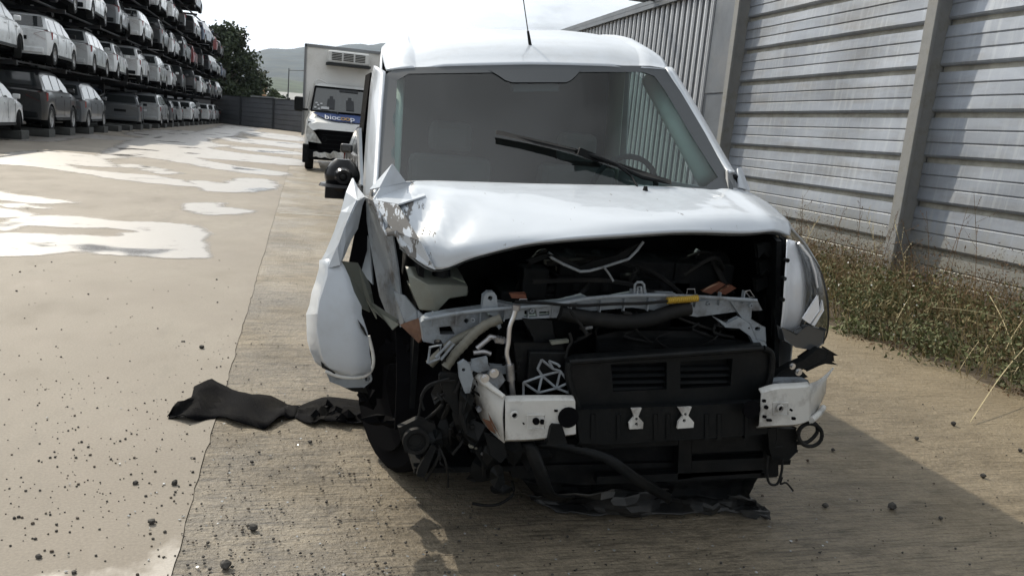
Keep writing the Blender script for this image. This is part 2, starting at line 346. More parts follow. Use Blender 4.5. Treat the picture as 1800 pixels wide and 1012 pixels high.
def soften(m):
    t = m.node_tree; b = t.nodes['Principled BSDF']; out = [n for n in t.nodes if n.type == 'OUTPUT_MATERIAL'][0]
    a = N(t, 'ShaderNodeAttribute'); a.attribute_name = 'wet'; g = N(t, 'ShaderNodeNewGeometry'); n = N(t, 'ShaderNodeTexNoise'); n.inputs['Scale'].default_value = 2.2; n.inputs['Detail'].default_value = 10; n.inputs['Roughness'].default_value = .74; L(t, g.outputs['Position'], n.inputs['Vector'])
    f = ramp(t, mathn(t, 'ADD', a.outputs['Fac'], mathn(t, 'MULTIPLY', mathn(t, 'SUBTRACT', n.outputs[0], .52), 2.4)), [(.3, 0.0), (.78, 1.0)])
    tr = N(t, 'ShaderNodeBsdfTransparent'); mx = N(t, 'ShaderNodeMixShader'); L(t, f, mx.inputs[0]); L(t, tr.outputs[0], mx.inputs[1]); L(t, b.outputs[0], mx.inputs[2]); L(t, mx.outputs[0], out.inputs[0])
soften(m_water)
for P in PUD: puddle(P)
# ================================================================== the crashed van
VB = (1.08, 2.5, 0)
van = empty('crashed_van', VB, 'white van with smashed front end and exposed engine bay, in the foreground', 'van')
KEEP = {'beam_pressings', 'wiring', 'engine', 'engine_bay', 'crushed_liner', 'undertray', 'suspension', 'windscreen_border', 'door_seal', 'roof', 'body_side', 'shutter_frame', 'lattice_bracket', 'wiper', 'aerial', 'horn', 'cross_member_rib', 'radiator_frame', 'connector_cage', 'bulkhead', 'cooler_fin', 'inner_wing', 'arch_liner', 'bonnet_side', 'bonnet_corner', 'torn_panel', 'crushed_corner'}
def islands(mb, gap=.004):
    n = len(mb.v); par = list(range(n))
    def f(a):
        while par[a] != a: par[a] = par[par[a]]; a = par[a]
        return a
    for fc in mb.f:
        for q in fc[1:]: par[f(q)] = f(fc[0])
    g = {}
    for k, fc in enumerate(mb.f): g.setdefault(f(fc[0]), []).append(k)
    bs = []
    for fs in g.values():
        vi = {q for k in fs for q in mb.f[k]}; lo = [min(mb.v[q][a] for q in vi)-gap for a in range(3)]; hi = [max(mb.v[q][a] for q in vi)+gap for a in range(3)]; bs.append([lo, hi, fs])
    ch = True
    while ch:
        ch = False
        for a in range(len(bs)):
            for b in range(a+1, len(bs)):
                if all(bs[a][0][k] <= bs[b][1][k] and bs[b][0][k] <= bs[a][1][k] for k in range(3)):
                    bs[a] = [[min(x, y) for x, y in zip(bs[a][0], bs[b][0])], [max(x, y) for x, y in zip(bs[a][1], bs[b][1])], bs[a][2]+bs[b][2]]; del bs[b]; ch = True; break
            if ch: break
    out = []
    for _, _, fs in bs:
        m2 = MB(); ix = {}
        for k in sorted(fs):
            ff = []
            for q in mb.f[k]:
                if q not in ix: ix[q] = len(m2.v); m2.v.append(mb.v[q])
                ff.append(ix[q])
            m2.f.append(tuple(ff)); m2.mi.append(mb.mi[k])
        out.append(m2)
    return out
def vb(mb, name, mats, parent=van, **k):
    parts = [mb] if name in KEEP else islands(mb)
    for q in parts:
        o = q.build(name, mats, None, **k); o.parent = parent
        o.matrix_parent_inverse = Matrix.Translation(VB).inverted() if parent is van else Matrix.Identity(4)
    return o
def plate(outline, Y, th=.012, m=0, holes=(), mb=None, slope=0.0, cur=False):
    """a sheet-metal or plastic piece: outline in the photograph's pixels, standing at depth Y, th thick"""
    f = lambda o: [PY(p[0], p[1], (p[2] if len(p) > 2 else Y)) for p in o]
    P = f(outline)
    if cur: P = cr(P, 4, True)
    mb = mb or MB(); mb.prism(P, (0, th, 0), m, [f(h) for h in holes]); return mb
def circ(px, py, r, n=12, ry=None): return [(px+r*math.cos(2*math.pi*i/n), py+(ry or r)*math.sin(2*math.pi*i/n)) for i in range(n)]
def ptube(path, r, Y=None, n=8, mb=None, sm=4, m=0):
    mb = mb or MB(); P = pts(path, Y); return mb.tube(cr(P, sm) if sm else P, r, n, m)

# --- bonnet ----------------------------------------------------------
hr = [
 [(652, 334, 3.12), (690, 324, 3.12), (742, 320, 3.10), (830, 322, 3.06), (930, 325, 3.03), (1030, 327, 3.02), (1130, 329, 3.05), (1215, 331, 3.10), (1262, 330, 3.16), (1300, 334, 3.22)],
 [(650, 350, 3.02), (702, 345, 2.99), (764, 340, 2.95), (860, 342, 2.90), (960, 344, 2.88), (1060, 346, 2.88), (1160, 346, 2.92), (1245, 344, 3.0), (1300, 345, 3.04), (1345, 356, 3.10)],
 [(664, 378, 2.90), (716, 384, 2.86), (792, 382, 2.78), (880, 376, 2.72), (970, 372, 2.70), (1070, 369, 2.70), (1170, 366, 2.75), (1262, 362, 2.83), (1325, 362, 2.88), (1372, 378, 2.95)],
 [(684, 408, 2.80), (738, 430, 2.72), (802, 432, 2.62), (880, 417, 2.58), (975, 404, 2.56), (1075, 394, 2.56), (1180, 386, 2.60), (1285, 382, 2.67), (1346, 384, 2.72), (1388, 396, 2.80)],
 [(704, 432, 2.76), (764, 473, 2.66), (835, 452, 2.57), (920, 431, 2.53), (1000, 421, 2.50), (1100, 414, 2.50), (1205, 408, 2.54), (1300, 410, 2.60), (1358, 409, 2.65), (1386, 415, 2.72)]]
rows = [[PY(*p) for p in r] for r in hr]
rows = smooth_rows(rows, 5, 5)
# creases of the crumpled left corner and a soft dent by the right lamp
for i, r in enumerate(rows):
    for j, p in enumerate(r):
        u = j/(len(r)-1); v = i/(len(rows)-1)
        if u < .3 and 0 < v < 1:
            k = (1-u/.3)
            tri = abs(((u*9+v*2.2) % 1)-.5)*2
            p.z += k*(.064*tri-.032)*math.sin(math.pi*v)**.5
        rd = math.exp(-((u-.83-.03*v)/.018)**2)*.008*math.sin(math.pi*min(1, v*1.1)); p.z -= rd
        p.z += .006*math.exp(-((u-.9)/.05)**2)
hood = MB().grid(rows)
vb(hood, 'bonnet', m_hood, smooth=True, solid=.012, ang=28)
# rolled-under front lip of the bonnet
lip = rows[-1]
mb = MB().grid([[p+Vector((0, .002, -.006)) for p in lip], [p+Vector((0, .03, -.014)) for p in lip], [p+Vector((0, .06, .004)) for p in lip]])
vb(mb, 'bonnet_lip', m_inner, smooth=True)
# bent-up corner sheets
def facets(tris, name, m, solid=.006, parent=van):
    mb = MB()
    for t in tris: P = pts(t); mb.add(P, [tuple(range(len(P)))])
    return vb(mb, name, m, parent, solid=solid)
facets([[(650, 334, 3.08), (690, 289, 3.04), (668, 330, 3.0)], [(690, 289, 3.04), (713, 320, 3.06), (668, 330, 3.0)], [(668, 330, 3.0), (713, 320, 3.06), (735, 319, 3.1), (655, 352, 2.96)],
        [(655, 352, 2.96), (735, 319, 3.1), (748, 345, 2.93), (700, 360, 2.88)]], 'bonnet_corner', m_white)
facets([[(646, 348, 2.99), (655, 352, 2.95), (690, 405, 2.8), (664, 378, 2.92)], [(655, 352, 2.95), (700, 360, 2.87), (740, 425, 2.68), (690, 405, 2.79)],
        [(690, 405, 2.79), (740, 425, 2.68), (765, 474, 2.64), (718, 448, 2.72)]], 'bonnet_side', m_hood, .004)
# --- left front wing, crumpled ----------------------------------------
fr = [
 [(564, 457, 2.90), (576, 455, 2.86), (590, 456, 2.85), (601, 459, 2.87)],
 [(553, 492, 2.87), (576, 486, 2.81), (598, 482, 2.83), (616, 488, 2.82)],
 [(543, 536, 2.85), (562, 530, 2.775), (602, 528, 2.79), (633, 538, 2.79)],
 [(539, 566, 2.84), (558, 572, 2.765), (608, 566, 2.775), (641, 566, 2.775)],
 [(543, 598, 2.84), (562, 604, 2.765), (612, 610, 2.765), (648, 604, 2.775)],
 [(550, 627, 2.85), (570, 634, 2.78), (614, 640, 2.77), (654, 634, 2.775)],
 [(562, 641, 2.86), (586, 651, 2.80), (618, 657, 2.78), (652, 650, 2.785)],
 [(580, 650, 2.88), (600, 659, 2.83), (624, 664, 2.80), (640, 661, 2.80)]]
w = smooth_rows([[PY(*p) for p in r] for r in fr], 1, 2)
for i, r in enumerate(w):
    for j, p in enumerate(r):
        if j in (0, len(r)-1): p.x += random.uniform(-.006, .006); p.y += random.uniform(-.006, .006)
wing = vb(MB().grid(w), 'front_wing', m_white, smooth=True, solid=.004, ang=20)
for P_ in ([(566, 640), (572, 630), (576, 616), (579, 618), (575, 634), (584, 642)], [(556, 600), (568, 640), (590, 654), (588, 656), (566, 645)], [(628, 560), (640, 575), (646, 590), (642, 588), (634, 575)]):
    mb = MB().prism([p+Vector((0, -.006, 0)) for p in pts([(a, b, 2.775+.07*max(0, (600-a)/60)) for a, b in P_])], (0, .002, 0)); vb(mb, 'wing_scratch', m_rub)

# the upper half of the wing, folded and creased into flat facets
V_ = dict(a=(620, 313, 3.24), b=(609, 338, 3.16), c=(642, 347, 3.14), d=(628, 352, 3.02), e=(600, 372, 3.10), f=(618, 374, 2.96), g=(633, 378, 3.06), h=(588, 408, 3.06), i=(606, 402, 2.90), j=(620, 398, 2.97), k=(628, 402, 3.02),
          l=(574, 442, 2.98), m=(592, 436, 2.84), n=(606, 428, 2.88), o=(616, 422, 2.96), p=(563, 462, 2.94), q=(578, 470, 2.83), r=(598, 466, 2.83), s=(604, 452, 2.90), t=(628, 330, 3.2), u=(636, 362, 3.1))
TR = ['abd', 'atd', 'tcd', 'bed', 'edf', 'dfu', 'cdu', 'ufg', 'ehf', 'hfi', 'fij', 'fjg', 'gjk', 'hli', 'lim', 'imn', 'inj', 'jno', 'jok', 'lpm', 'pqm', 'qmr', 'mnr', 'nrs', 'nos']
mb = MB(); ks = list(V_); mb.add(pts([V_[k] for k in ks]), [tuple(ks.index(q) for q in t_) for t_ in TR])
vb(mb, 'creased_wing_top', m_white, solid=.005)
mb = ptube([(648, 590), (656, 625), (654, 648), (638, 662), (600, 662), (572, 652)], .006, 2.79)
vb(mb, 'wing_edge', m_beam, smooth=True)
mb = plate([(575, 655), (600, 664), (648, 660), (652, 670), (640, 680), (608, 680), (580, 670)], 2.85, .05); mb.disc(PY(646, 666, 2.8), (0, .06, 0), .018, .018, 14, 0, .009)
vb(mb, 'wing_bracket', m_inner, bevel=.003)
plate([(585, 664), (640, 674), (645, 690), (620, 686), (598, 676)], 2.9, .04, mb=(mb := MB())); vb(mb, 'wing_liner', m_blackp, bevel=.003)
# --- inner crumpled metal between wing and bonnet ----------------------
facets([[(640, 345, 3.2), (655, 352, 3.02), (672, 400, 3.0), (650, 420, 3.15)], [(655, 352, 3.02), (690, 405, 2.9), (700, 470, 2.88), (672, 400, 3.0)], [(650, 420, 3.15), (672, 400, 3.0), (690, 500, 2.95), (668, 520, 3.05)],
        [(672, 400, 3.0), (700, 470, 2.88), (708, 540, 2.85), (690, 500, 2.95)], [(668, 520, 3.05), (690, 500, 2.95), (712, 560, 2.86), (690, 575, 2.95)], [(640, 400, 3.22), (650, 420, 3.15), (656, 500, 3.1), (628, 470, 3.2)]], 'inner_wing', m_inner, .006)
facets([[(592, 458, 2.95), (628, 462, 3.0), (640, 520, 3.0), (612, 505, 2.9)], [(628, 462, 3.0), (650, 500, 3.05), (662, 560, 3.0), (640, 520, 3.0)], [(612, 505, 2.9), (640, 520, 3.0), (650, 548, 2.98), (632, 540, 2.9)],
        [(640, 520, 3.0), (662, 545, 2.96), (702, 570, 2.86), (690, 580, 2.88)], [(690, 575, 2.9), (650, 540, 2.98), (655, 532, 2.98), (700, 562, 2.9)]], 'arch_liner', m_tank, .005)
facets([[(694, 512, 2.8), (712, 520, 2.76), (733, 545, 2.74), (735, 585, 2.72), (712, 565, 2.76)], [(694, 512, 2.8), (712, 565, 2.76), (705, 575, 2.82)], [(735, 545, 2.74), (752, 560, 2.7), (745, 600, 2.7), (735, 585, 2.72)]], 'torn_panel', m_inner, .008)
facets([[(705, 570, 2.78), (738, 558, 2.7), (750, 585, 2.66), (738, 602, 2.7)], [(738, 558, 2.7), (752, 556, 2.68), (770, 600, 2.62), (750, 602, 2.64)]], 'crushed_corner', m_rust, .012)
# --- engine bay shell ---------------------------------------------------
mb = MB()
xl, xr = .42, 1.93
mb.add([(xl, 3.22, .25), (xr, 3.22, .25), (xr, 3.22, 1.26), (xl, 3.22, 1.18)], [(0, 1, 2, 3)])
mb.add([(xl, 2.75, .3), (xl, 3.22, .3), (xl, 3.22, 1.15), (xl, 2.75, 1.02)], [(0, 1, 2, 3)])
mb.add([(1.86, 2.62, .3), (1.86, 3.22, .3), (1.9, 3.22, 1.22), (1.74, 2.62, 1.12)], [(0, 1, 2, 3)])
mb.add([(xl, 2.6, .24), (xr, 2.6, .24), (xr, 3.22, .24), (xl, 3.22, .24)], [(0, 1, 2, 3)])
vb(mb, 'engine_bay', m_bay, solid=.02)
random.seed(3)
# engine and ancillaries: block, intake, battery, air box, hoses
mb = MB(); mb.box((1.22, 2.98, .72), (.56, .36, .4)); mb.box((1.2, 2.96, .95), (.5, .3, .08)); mb.box((1.55, 2.95, .86), (.26, .3, .26)); mb.box((.84, 2.96, .7), (.22, .3, .3))
for i in range(4): mb.tube([(1.02+i*.12, 2.95, .98), (1.02+i*.12, 2.84, .96), (1.02+i*.12, 2.80, .86)], .028, 8)
mb.disc((1.5, 2.8, .7), (0, .05, 0), .07, .06, 16); mb.disc((1.62, 2.8, .6), (0, .05, 0), .05, .05, 16)
vb(mb, 'engine', m_bay, bevel=.012)
mb = MB()
for k in range(16):
    x0, x1 = random.uniform(.75, 1.7), random.uniform(.75, 1.75); z0, z1 = random.uniform(.72, 1.05), random.uniform(.7, 1.0); y0 = random.uniform(2.68, 2.85)
    mb.tube(cr([(x0, y0, z0), ((x0+x1)/2, y0-.03, (z0+z1)/2+random.uniform(-.08, .1)), (x1, y0+.05, z1)], 6), random.uniform(.005, .013), 6)
vb(mb, 'wiring', m_rub, smooth=True)
mb = MB(); mb.box(PY(1100, 515, 2.9), (.2, .1, .05)); mb.box(PY(935, 495, 2.85), (.1, .1, .12)); mb.box(PY(1240, 450, 2.95), (.14, .1, .03)); mb.disc(PY(1265, 462, 2.9), (0, .05, -.02), .05, .04, 14); mb.box(PY(1045, 500, 2.9), (.12, .08, .1))
vb(mb, 'engine_cover', m_blackp, bevel=.008)
# ragged plastic down the right side of the bay
for i, (px, py) in enumerate([(1345, 440), (1352, 470), (1350, 500), (1356, 530), (1350, 555), (1362, 585), (1340, 585)]):
    w_ = 14+4*(i % 3)
    vb(plate([(px-w_, py-9), (px+8, py-13), (px+w_, py+3), (px+5, py+11), (px-3, py+4), (px-w_+3, py+12)], 2.68+.02*i, .02), 'lamp_mount_tab', m_blackp, bevel=.002)
vb(plate([(1378, 418), (1385, 420), (1380, 470), (1376, 520), (1371, 575), (1364, 590), (1366, 520), (1369, 460)], 2.63, .03), 'lamp_mount_rail', m_blackp, bevel=.003)
vb(plate([(636, 352), (655, 350), (690, 420), (712, 500), (740, 560), (740, 700), (650, 700), (646, 600), (628, 520), (612, 470), (622, 420), (630, 380)], 3.17, .02), 'arch_shadow_panel'.replace('shadow', 'inner'), m_black)  # added black backing, stands in for the shade behind the wing
# --- coolant tank -------------------------------------------------------
mb = MB()
lo = [(722, 505, 2.72), (738, 545, 2.70), (768, 548, 2.68), (790, 525, 2.70), (822, 520, 2.72), (822, 508, 2.75)]
hi = [(716, 484, 2.76), (728, 486, 2.72), (752, 500, 2.69), (792, 500, 2.70), (822, 502, 2.73), (812, 486, 2.85)]
lo = pts(lo); hi = pts(hi); top = [p+Vector((0, .10, .015)) for p in hi]; bot = [p+Vector((0, .12, 0)) for p in lo]
mb.grid([bot, lo, hi, top], 0, True); mb.add(top, [tuple(range(6))]); mb.add(bot, [tuple(range(6))[::-1]])
tank = vb(mb, 'coolant_tank', m_tank, bevel=.008, smooth=True)
vb(MB().disc(PY(775, 488, 2.8), (0, 0, .035), .035, .03, 16), 'tank_cap', m_blackp, bevel=.003)
# --- upper cross member ------------------------------------------------
mb = plate([(740, 566), (752, 556), (790, 549), (850, 541), (878, 532), (905, 537), (905, 556), (872, 566), (846, 578), (800, 600), (768, 604), (745, 600)], 2.62, .05, holes=[[(772, 575), (792, 573), (800, 588), (774, 588)], circ(820, 564, 4), circ(862, 552, 5)])
plate([(850, 520), (858, 513), (868, 514), (873, 520), (876, 545), (881, 575), (877, 578), (868, 556), (848, 545)], 2.6, .03, mb=mb, holes=[circ(862, 524, 4)])
plate([(905, 537), (940, 533), (985, 530), (1030, 522), (1038, 534), (985, 543), (978, 558), (930, 560), (905, 561)], 2.61, .04, mb=mb, holes=[[(922, 546), (942, 545), (944, 556), (922, 557)], [(948, 548), (966, 547), (966, 554), (948, 555)]])
vb(mb, 'cross_member', m_inner, bevel=.003)
mb = plate([(985, 535), (1000, 528), (1028, 521), (1040, 526), (1075, 524), (1120, 516), (1192, 518), (1205, 530), (1262, 527), (1332, 529), (1340, 545), (1290, 548), (1225, 556), (1180, 548), (1110, 540), (1040, 546), (990, 545)], 2.63, .05)
vb(mb, 'cross_member', m_inner, bevel=.003)
mb = ptube([(745, 562), (790, 553), (850, 545), (905, 541), (985, 533), (1040, 524), (1120, 519), (1200, 520), (1330, 528)], .007, 2.59, mb=MB())
for a, b in ((830, 561), (934, 545), (1000, 538), (1244, 533), (1318, 536), (1150, 530)): mb.disc(PY(a, b, 2.6), (0, -.012, 0), .010, .008, 10, 0, .004)
for a in range(760, 1320, 42): mb.box(PY(a, 560-(a-760)*.07, 2.612), (.004, .02, .05))
vb(mb, 'cross_member_rib', m_inner)
mb = MB()
ptube([(1115, 520), (1116, 500), (1120, 496), (1128, 496), (1132, 500), (1133, 520)], .005, 2.6, mb=mb, sm=0); ptube([(1120, 518), (1121, 504), (1127, 504), (1128, 518)], .004, 2.59, mb=mb, sm=0)
plate([(1112, 510), (1136, 509), (1138, 524), (1112, 524)], 2.61, .03, mb=mb); vb(mb, 'bonnet_latch', m_inner)
mb = MB(); ptube([(1207, 518), (1208, 508), (1221, 508), (1222, 517)], .0025, 2.62, mb=mb, sm=0); ptube([(1310, 512), (1318, 522), (1326, 522), (1318, 510), (1310, 512)], .0025, 2.62, mb=mb, sm=0)
ptube([(912, 531), (914, 526), (926, 526), (926, 532)], .003, 2.6, mb=mb, sm=0); vb(mb, 'wire_clip', m_steel)
P = [PY(1173+(1226-1173)*t/60, 528-4*t/60, 2.585) for t in range(61)]
vb(MB().tube(P, [.010+.0035*(t % 4 < 2) for t in range(61)], 12), 'yellow_sleeve', m_yellow)
vb(ptube([(905, 530), (960, 533), (1020, 537), (1080, 534), (1130, 533), (1173, 529)], .0055, 2.585), 'cable', m_rub, smooth=True)
mb = ptube([(984, 549), (1030, 560), (1090, 566), (1140, 562), (1180, 545), (1215, 540)], [.022]*1+[.026]*24, 2.60, 12, sm=5) if False else MB().tube(cr(pts([(984, 549), (1030, 558), (1090, 565), (1140, 561), (1180, 548), (1212, 541)], 2.6), 5), .027, 14)
vb(mb, 'intake_hose', m_rub, smooth=True)
vb(plate([(1236, 512), (1268, 497), (1275, 500), (1250, 516)], 2.7, .02).prism(pts([(1262, 514), (1286, 502), (1294, 506), (1275, 517)], 2.7), (0, .02, 0)), 'orange_bracket', m_orange, bevel=.002)
vb(plate([(898, 517), (924, 516), (925, 524), (900, 523)], 2.6, .02), 'orange_clip', m_orange, bevel=.002)
# prop rod frame under the bonnet
mb = MB(); ptube([(968, 452), (990, 464), (1020, 477), (1036, 476), (1062, 469), (1105, 455), (1120, 440), (1131, 425)], .005, 2.6, mb=mb, sm=0); ptube([(1062, 470), (1071, 482), (1078, 494)], .004, 2.59, mb=mb)
vb(mb, 'prop_rod', m_inner, smooth=True)
mb = plate([(924, 457), (960, 446), (985, 458), (1018, 472), (1062, 466), (1100, 452), (1124, 428), (1110, 434), (1085, 448), (1045, 458), (1020, 468), (996, 454), (968, 450), (936, 464)], 2.63, .015); vb(mb, 'heat_shield', m_bay)
# --- silver and pale pipes ---------------------------------------------
P = cr(pts([(906, 545), (903, 556), (896, 575), (894, 600), (891, 622), (897, 645)], 2.52), 8)
vb(MB().tube(P, .0085, 12), 'silver_pipe', m_alu, smooth=True)
mb = MB(); mb.tube(cr(pts([(908, 536), (907, 545)], 2.52), 3), .014, 12); mb.tube(cr(pts([(896, 640), (898, 668)], 2.52), 3), .0155, 12); mb.tube(cr(pts([(898, 660), (901, 690), (905, 710)], 2.53), 3), .011, 10)
vb(mb, 'pipe_fitting', m_steel, smooth=True)
mb = MB().tube(cr(pts([(880, 560), (852, 572), (832, 588), (815, 606), (800, 622), (784, 645)], 2.56), 6), [.016+.002*(i % 3 == 0) for i in range(31)], 12); vb(mb, 'pale_hose', m_hose, smooth=True)
mb = MB().tube(cr(pts([(850, 575), (800, 600), (770, 625), (755, 640)], 2.6), 6), .017, 12); vb(mb, 'pale_hose', m_hose, smooth=True)
mb = MB(); mb.tube(cr(pts([(838, 612), (858, 596), (862, 592), (880, 596), (893, 600)], 2.55), 5), .0095, 10); mb.tube(cr(pts([(832, 620), (850, 618), (862, 622)], 2.55), 5), .009, 10)
for a in range(3): mb.tube(cr(pts([(872+a*5, 592+a), (875+a*5, 600+a)], 2.545), 2), .012, 10)
vb(mb, 'coolant_union', m_steel, smooth=True)
mb = MB()
for pth in ([(752, 638), (756, 610), (775, 606), (772, 630), (752, 638)], [(766, 628), (792, 600), (798, 604), (775, 632)]): ptube(pth, .005, 2.54, mb=mb, sm=0)
vb(mb, 'connector_cage', m_inner)
mb = MB()
for pth, r in (([(1003, 546), (1012, 560), (1022, 572), (1032, 590)], .006), ([(1001, 585), (1005, 600), (998, 612), (994, 630)], .005), ([(880, 660), (840, 640), (815, 660), (800, 690)], .006), ([(790, 665), (765, 672), (750, 680), (740, 700), (745, 720)], .005),
               ([(735, 735), (745, 690), (770, 672), (800, 668)], .004), ([(905, 700), (925, 715), (960, 710)], .006), ([(860, 640), (835, 655), (820, 680), (810, 720), (820, 760)], .008)):
    ptube(pth, r, 2.53, mb=mb)
vb(mb, 'hanging_cable', m_rub, smooth=True)
# --- battery box / black ducts in the middle ---------------------------
mb = plate([(922, 562), (968, 566), (975, 590), (980, 605), (942, 606), (935, 590)], 2.6, .1); mb.prism(pts([(906, 605), (990, 600), (998, 650), (996, 665), (912, 668), (906, 640)], 2.58), (0, .15, 0))
mb.box(PY(955, 640, 2.6), (.14, .1, .12)); vb(mb, 'black_duct', m_blackp, bevel=.006)
mb = plate([(968, 600), (1000, 597), (1000, 602), (970, 606)], 2.55, .02); vb(mb, 'pale_tab', m_tank)
# charge cooler and fan shroud under the cross member
mb = plate([(1048, 590), (1090, 582), (1240, 583), (1252, 592), (1300, 600), (1332, 612), (1050, 622)], 2.64, .06); vb(mb, 'cooler_top', m_blackp, bevel=.006)
mb = MB()
for i in range(9): ptube([(1052, 596+i*2.6), (1150, 592+i*2.6), (1325, 600+i*1.6)], .0022, 2.632, mb=mb, sm=0)
vb(mb, 'cooler_fin', m_bay)
# --- radiator shutter frame --------------------------------------------
mb = MB()
outer = [(998, 634), (1012, 628), (1120, 622), (1240, 614), (1340, 610), (1356, 618), (1358, 640), (1352, 690), (1338, 712), (1200, 722), (1050, 730), (1020, 724), (1005, 690), (996, 655)]
h1 = [(1074, 640), (1172, 636), (1172, 684), (1078, 688)]; h2 = [(1196, 635), (1288, 630), (1284, 678), (1196, 683)]
plate(outer, 2.50, .035, mb=mb, holes=[h1, h2])
for a, b in (((1000, 636), (1340, 612)), ((1018, 722), (1338, 706))): mb.tube(pts([a, b], 2.49), .011, 8)
mb.tube(cr(pts([(1000, 636), (998, 660), (1006, 690), (1018, 722)], 2.49), 4), .012, 8); mb.tube(cr(pts([(1342, 612), (1356, 622), (1355, 660), (1340, 706)], 2.49), 4), .012, 8)
mb.add(pts([(1000, 632, 2.5), (1340, 608, 2.5), (1335, 600, 2.62), (1010, 622, 2.62)]), [(0, 1, 2, 3)])
vb(mb, 'shutter_frame', m_blackp, bevel=.004)
mb = MB()
for (xa, xb) in ((1074, 1172), (1196, 1288)):
    for i in range(4):
        y0 = 646+i*11.5; mb.prism(pts([(xa, y0, 2.52), (xb, y0-2, 2.52), (xb, y0+3.5, 2.51), (xa, y0+5.5, 2.51)]), (0, .012, .004))
vb(mb, 'shutter_slat', m_blackp)
vb(plate([(1062, 636), (1295, 630), (1290, 690), (1066, 694)], 2.54, .02), 'radiator', m_bay)
# --- bumper beam -------------------------------------------------------
mb = MB()
def curved_plate(top, bot, th, mb, m=0):
    a = cr(pts(top), 4); b = cr(pts(bot), 4); k = len(a)
    mid = [[p+(q-p)*t for p, q in zip(a, b)] for t in (0, .08, .5, .92, 1)]
    for j, t in enumerate((0, .08, .5, .92, 1)):
        for p in mid[j]: p.y += (.018 if t in (0, 1) else 0)
    mb.grid(mid, m)
curved_plate([(888, 699, 2.46), (940, 698, 2.44), (1000, 698, 2.42), (1010, 700, 2.42)], [(888, 778, 2.46), (940, 776, 2.44), (1000, 768, 2.42), (1012, 766, 2.42)], .01, mb)
curved_plate([(1338, 686, 2.42), (1365, 678, 2.42), (1400, 676, 2.44), (1424, 674, 2.46)], [(1334, 754, 2.42), (1365, 752, 2.42), (1400, 750, 2.44), (1424, 742, 2.46)], .01, mb)
beam = vb(mb, 'bumper_beam', m_beam, smooth=True, solid=.006)
# folded ends of the beam
mb = MB()
a = cr(pts([(886, 700, 2.46), (860, 685, 2.5), (835, 662, 2.56), (820, 642, 2.62)]), 4); b = cr(pts([(887, 778, 2.46), (868, 762, 2.5), (848, 738, 2.56), (832, 706, 2.62)]), 4)
mb.grid([a, [p+(q-p)*.5+Vector((0, .02, 0)) for p, q in zip(a, b)], b])
a = cr(pts([(1424, 674, 2.46), (1440, 668, 2.5), (1455, 656, 2.56), (1465, 646, 2.62)]), 4); b = cr(pts([(1424, 744, 2.46), (1432, 726, 2.5), (1440, 712, 2.56), (1450, 690, 2.62)]), 4)
mb.grid([a, [p+(q-p)*.5+Vector((0, .02, 0)) for p, q in zip(a, b)], b])
vb(mb, 'beam_end', m_beam, smooth=True, solid=.006)
mb = MB(); mb.tube(cr(pts([(822, 642, 2.6), (836, 655, 2.56), (856, 675, 2.5), (886, 697, 2.45)]), 5), [.016, .02, .021, .02, .018, .018, .018, .016, .015, .014, .012, .01, .01, .009, .008, .008], 10)
mb.tube(cr(pts([(1426, 738, 2.45), (1440, 726, 2.5), (1447, 716, 2.56)]), 5), .012, 10)
vb(mb, 'beam_flange', m_beam, smooth=True)
facets([[(848, 735, 2.5), (862, 740, 2.49), (872, 762, 2.475), (860, 755, 2.49)], [(862, 740, 2.49), (858, 725, 2.5), (880, 768, 2.465)]], 'rust_patch', mat('rust_stain', (.1, .045, .025), .9), .002)
# holes, pressings and bolts read as dark recesses in the beam plates
mb = MB()
for (x, y, r) in ((904, 729, 5), (921, 745, 1.6), (943, 741, 6.5), (1348, 716, 4), (1371, 717, 5), (1392, 721, 2.4)): mb.disc(PY(x, y, 2.425 if x < 1100 else 2.408), (0, .01, 0), r*2.5/1400, r*2.5/1400, 14)
for (x, y, w_, h_) in ((977, 721, 6, 4), (1343, 704, 6, 5), (1344, 732, 6, 5), (1395, 735, 7, 5), (953, 741, 6, 8), (1352, 738, 10, 4)): mb.box(PY(x, y, 2.425 if x < 1100 else 2.408), (w_*.0018, .01, h_*.0018))
mb.disc(PY(1000, 734, 2.41), (0, .01, 0), .036, .036, 18); mb.disc(PY(1322, 720, 2.41), (0, .01, 0), .034, .034, 18)
vb(mb, 'beam_hole', m_black)
mb = MB()
for (x, y) in ((904, 729), (1371, 717)): mb.disc(PY(x, y, 2.432 if x < 1100 else 2.412), (0, -.008, 0), .0155, .0135, 18, 0, .010)
for c, s_ in (((942, 741), 15), ((1372, 718), 13)):
    x, y = c; ptube([(x-s_, y-s_*.8), (x+s_, y-s_*.8), (x+s_, y+s_*.8), (x-s_, y+s_*.8), (x-s_, y-s_*.8)], .0025, 2.432 if x < 1100 else 2.414, mb=mb, sm=0)
islands_now = vb(mb, 'beam_pressing', m_beam, smooth=True)
mb = plate([(1110, 718), (1128, 717), (1122, 732), (1131, 742), (1130, 753), (1107, 754), (1106, 743), (1115, 732)], 2.44, .01, holes=[circ(1119, 736, 2.5, 8), circ(1119, 745, 3, 6)])
vb(mb, 'tow_plate', m_beam)
mb = plate([(1192, 716), (1216, 715), (1210, 730), (1220, 742), (1219, 751), (1191, 753), (1193, 741), (1201, 731)], 2.44, .01, holes=[circ(1205, 728, 2.5, 8), circ(1203, 739, 3.2, 6)]); vb(mb, 'tow_plate', m_beam)
mb = plate([(1010, 720), (1335, 708), (1345, 730), (1352, 745), (1348, 762), (1200, 772), (1060, 780), (1020, 778), (1015, 750)], 2.46, .07)
for x in (1040, 1085, 1150, 1172, 1240, 1262, 1310): mb.prism(pts([(x, 728, 2.455), (x+6, 728, 2.455), (x+6, 772, 2.455), (x, 772, 2.455)]), (0, .02, 0))
vb(mb, 'beam_cover', m_blackp, bevel=.003)
